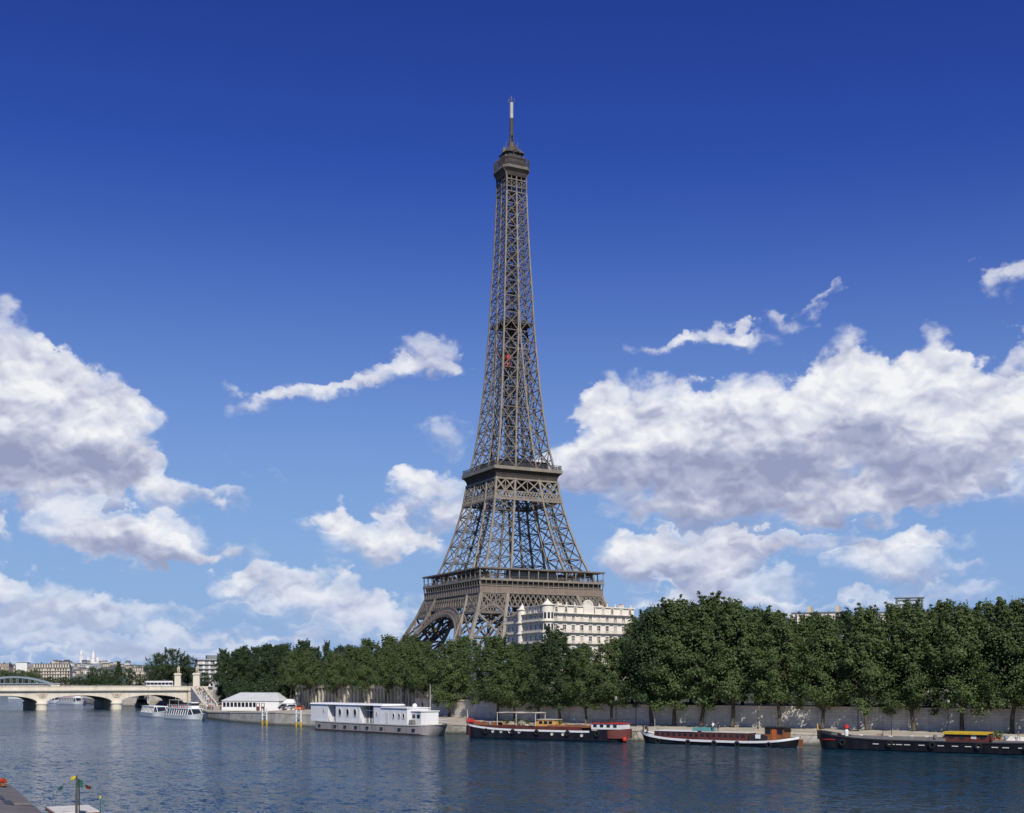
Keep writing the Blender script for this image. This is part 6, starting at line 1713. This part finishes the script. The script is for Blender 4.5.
m = MB(); m.bar((0, 0, 0), (0, 0, 1.7), .07); m.build('post', M['strake'], sg_); m = MB(); m.tube([(0, -.05, 2.0), (0, -.1, 2.0)], .42, 18); m.build('disc', M['sign_blue'], sg_)

# mast with flags at bottom left
fm = thing('flag_mast', 'weathered double mast with small coloured flags at bottom left', 'mast', (X(76.5, 84), 84, 0))
m = MB(); m.tube([(0, 0, -1), (0, 0, 3.5), (.02, 0, 5.05)], [.10, .085, .06], 8); m.build('pole', M['bark'], fm)
m = MB(); m.tube([(.17, .05, -1), (.16, .05, 4.75)], [.05, .04], 6); m.build('stay_pole', M['dark_metal'], fm)
M['flag_green'] = mat('flag_green', (0.02, 0.13, 0.09), 0.7, 0.15, 2.0)
M['flag_yellow'] = mat('flag_yellow', (0.62, 0.55, 0.03), 0.7, 0.1, 2.0)
def flag(pts, mt):
    m = MB(); a, b_, c_, d_ = [Vector(p) for p in pts]; N = 5
    for k in range(N):
        s, t_ = k / N, (k + 1) / N; w0, w1 = Vector((0, .07 * math.sin(s * 7), 0)), Vector((0, .07 * math.sin(t_ * 7), 0))
        m.poly([a.lerp(b_, s) + w0, a.lerp(b_, t_) + w1, d_.lerp(c_, t_) + w1, d_.lerp(c_, s) + w0])
    o = m.build('flag', M[mt], fm); sd = o.modifiers.new('thickness', 'SOLIDIFY'); sd.thickness = .012
flag([(-.03, 0, 5.0), (-.42, .1, 4.95), (-.45, .1, 4.72), (-.2, 0, 4.7)], 'flag_yellow')
flag([(.06, 0, 4.85), (.36, .1, 4.7), (.34, .1, 4.2), (.08, 0, 4.25)], 'flag_green')
flag([(.6, 0, 4.42), (.95, .1, 4.3), (.9, .1, 4.08), (.62, 0, 4.15)], 'maroon')
flag([(-1.25, 0, 4.2), (-1.0, .1, 4.35), (-1.02, .1, 4.02), (-1.25, 0, 4.0)], 'flag_green')
m = MB(); m.tube([(0, 0, 4.9), (-.7, 0, 4.4), (-1.3, 0, 4.15), (-1.45, 0, 3.0)], .012, 4); m.tube([(0, 0, 4.8), (.6, 0, 4.4), (1.1, 0, 4.1)], .012, 4); m.build('line', M['dark_metal'], fm)
m = MB(); m.tube([(1.22, 1.2, 2.3), (1.22, 1.2, 3.35)], .035, 6); pp = m.build('side_post', M['flag_green'], fm)
m = MB(); m.tube([(1.22, 1.2, 3.35), (1.22, 1.2, 3.55)], .06, 6); m.build('post_cap', M['flag_yellow'], pp)
fl = thing('flower_box', 'box of red geraniums on the dark barge roof', 'flower box', (X(2, 97), 97, 3.3), R(115))
boxpart('trough', (0, 0, .12), (2.6, .3, .24), M['wood'], fl)
m = MB(); rn = random.Random(4)
for _ in range(240):
    p = Vector((rn.uniform(-1.3, 1.3), rn.gauss(0, .12), .2 + rn.random() * .22)); a = Vector((rn.uniform(-1, 1), rn.uniform(-1, 1), rn.uniform(-1, 1))).normalized() * .08; b_ = a.orthogonal().normalized() * .06
    m.cur = 0 if rn.random() < .6 else 1; m.poly([p - a, p - b_, p + a, p + b_])
m.build('geranium', [M['red_paint'], M['leaf']], fl)

# ------------------------------------------------------------------ people
def body_mesh(name, pts, edges, radii, bands, mats):
    me = bpy.data.meshes.new(name); me.from_pydata(pts, edges, [])
    o = bpy.data.objects.new(name, me); C.objects.link(o)
    sk = o.modifiers.new('skin', 'SKIN'); sk.use_smooth_shade = True
    sub = o.modifiers.new('sub', 'SUBSURF'); sub.levels = 1; sub.render_levels = 1
    for v, r in zip(me.skin_vertices[0].data, radii): v.radius = (r, r * .8) if not isinstance(r, tuple) else r
    me.skin_vertices[0].data[0].use_root = True
    dg = bpy.context.evaluated_depsgraph_get(); dg.update()
    nm = bpy.data.meshes.new_from_object(o.evaluated_get(dg))
    bpy.data.objects.remove(o)
    nm.name = name
    nm.materials.clear()
    for q in mats: nm.materials.append(q)
    for p in nm.polygons: p.material_index = bands(p.center); p.use_smooth = True
    return nm
M['skin'] = mat('skin', (0.42, 0.25, 0.17), 0.6, 0.06, 3.0)
M['hair'] = mat('hair', (0.03, 0.02, 0.014), 0.7, 0.2, 3.0)
CLO = {'white_shirt': (0.7, 0.7, 0.68), 'red_shirt': (0.36, 0.05, 0.04), 'blue_shirt': (0.06, 0.11, 0.25), 'black_shirt': (0.03, 0.03, 0.035), 'pale_yellow_shirt': (0.6, 0.5, 0.2), 'grey_shirt': (0.25, 0.25, 0.26)}
for k, c in CLO.items(): M[k] = mat(k, c, 0.85, 0.08, 2.0)
M['trousers'] = mat('dark_trousers', (0.04, 0.045, 0.07), 0.85, 0.15, 2.0)
def person_mesh(shirt, pose):
    w = .14 if pose == 'walk' else .03
    arm = {'stand': ((.27, .02, 1.12), (.27, -.08, .86)), 'walk': ((.28, -.14, 1.14), (.27, -.24, .92)), 'lean': ((.3, -.2, 1.2), (.22, -.42, 1.1))}[pose]
    pts = [(0, 0, .95), (0, 0, 1.15), (0, .01, 1.36), (0, 0, 1.48), (0, -.02, 1.60), (0, -.01, 1.72),
           (.1, 0, .88), (.11, -w, .48), (.12, -w * .4 + .02, .07), (.12, -w * .4 - .16, .04),
           (-.1, 0, .88), (-.11, w * .6, .48), (-.12, w * 1.9, .09), (-.12, w * 1.9 - .17, .04),
           (.18, 0, 1.40), arm[0], arm[1], (-.18, 0, 1.40), (-arm[0][0], -arm[0][1] * .8, arm[0][2]), (-arm[1][0], -arm[1][1] * .5, arm[1][2])]
    ed = [(0, 1), (1, 2), (2, 3), (3, 4), (4, 5), (0, 6), (6, 7), (7, 8), (8, 9), (0, 10), (10, 11), (11, 12), (12, 13), (2, 14), (14, 15), (15, 16), (2, 17), (17, 18), (18, 19)]
    rad = [(.16, .11), (.15, .1), (.17, .11), .06, .095, .075, .095, .07, .05, .04, .095, .07, .05, .04, .075, .05, .038, .075, .05, .038]
    def bands(c):
        if c.z > 1.68 or (c.z > 1.55 and c.y > .05): return 3
        if c.z > 1.47: return 2
        if abs(c.x) > .23 and c.z < 1.15: return 2
        return 0 if c.z > .95 else 1
    return body_mesh('person', pts, ed, rad, bands, [M[shirt], M['trousers'], M['skin'], M['hair']])
PM = {}
def person(loc, rz, shirt, pose, label, group=None):
    key = (shirt, pose)
    if key not in PM: PM[key] = person_mesh(shirt, pose)
    o = bpy.data.objects.new('person', PM[key]); C.objects.link(o); o.location = loc; o.rotation_euler = (0, 0, rz); tag(o, label, 'person', group)
    return o
bpy.context.view_layer.update()
person(tuple(sb_.matrix_basis @ Vector((-.35, -1.0, 2.365))), R(30), 'white_shirt', 'lean', 'person in a pale shirt on the slim barge beside the teal cover')
person(tuple(sb_.matrix_basis @ Vector((.65, -1.0, 2.365))), R(-20), 'black_shirt', 'stand', 'person in dark clothes on the slim barge, right of the one in white')
random.seed(44)
SH_ = list(CLO)
for i in range(40):
    x = random.uniform(-SP * 1.55, SP * .8); sh = random.choice(SH_)
    person(tuple(bl(x, random.uniform(.6, 2.2), 7.84)), random.uniform(0, 6.28), sh, random.choice(('stand', 'walk')), 'person in a ' + sh.replace('_', ' ') + ' crossing the stone bridge, head above the parapet', 'people crossing the bridge')
for i in range(22):
    f = random.uniform(.02, .98); k = min(N - 1, int(f * N)); c = s0 + dh * ((k + .5) / N) + n * random.uniform(.5, 3.4); sh = random.choice(SH_)
    person((c.x, c.y, s0.z + dv.z * (k + 1) / N), rzz + R(90), sh, random.choice(('stand', 'walk')), 'person in a ' + sh.replace('_', ' ') + ' on the crowded quay stairs', 'people on the quay stairs')
for i in range(24):
    px = random.uniform(193, 221); d = random.uniform(378, 440)
    p = ray_at(px, EDGE)
    if p is None: continue
    y = min(max(d, p.y + 1.0), p.y + 34); sh = random.choice(SH_)
    q = Vector((X(px, y), y)); dist = min((q - (e0_ + (e1_ - e0_) * max(0, min(1, (q - e0_).dot(e1_ - e0_) / (e1_ - e0_).length_squared)))).length for e0_, e1_ in zip(EDGE, EDGE[1:]))
    if dist < .8 or dist > 9: continue
    person((q.x, q.y, 1.82 + .6 * dist / 11), random.uniform(0, 6.28), sh, random.choice(('stand', 'walk')), 'person in a ' + sh.replace('_', ' ') + ' waiting on the quay by the tour boats', 'people on the quay by the tour boats')
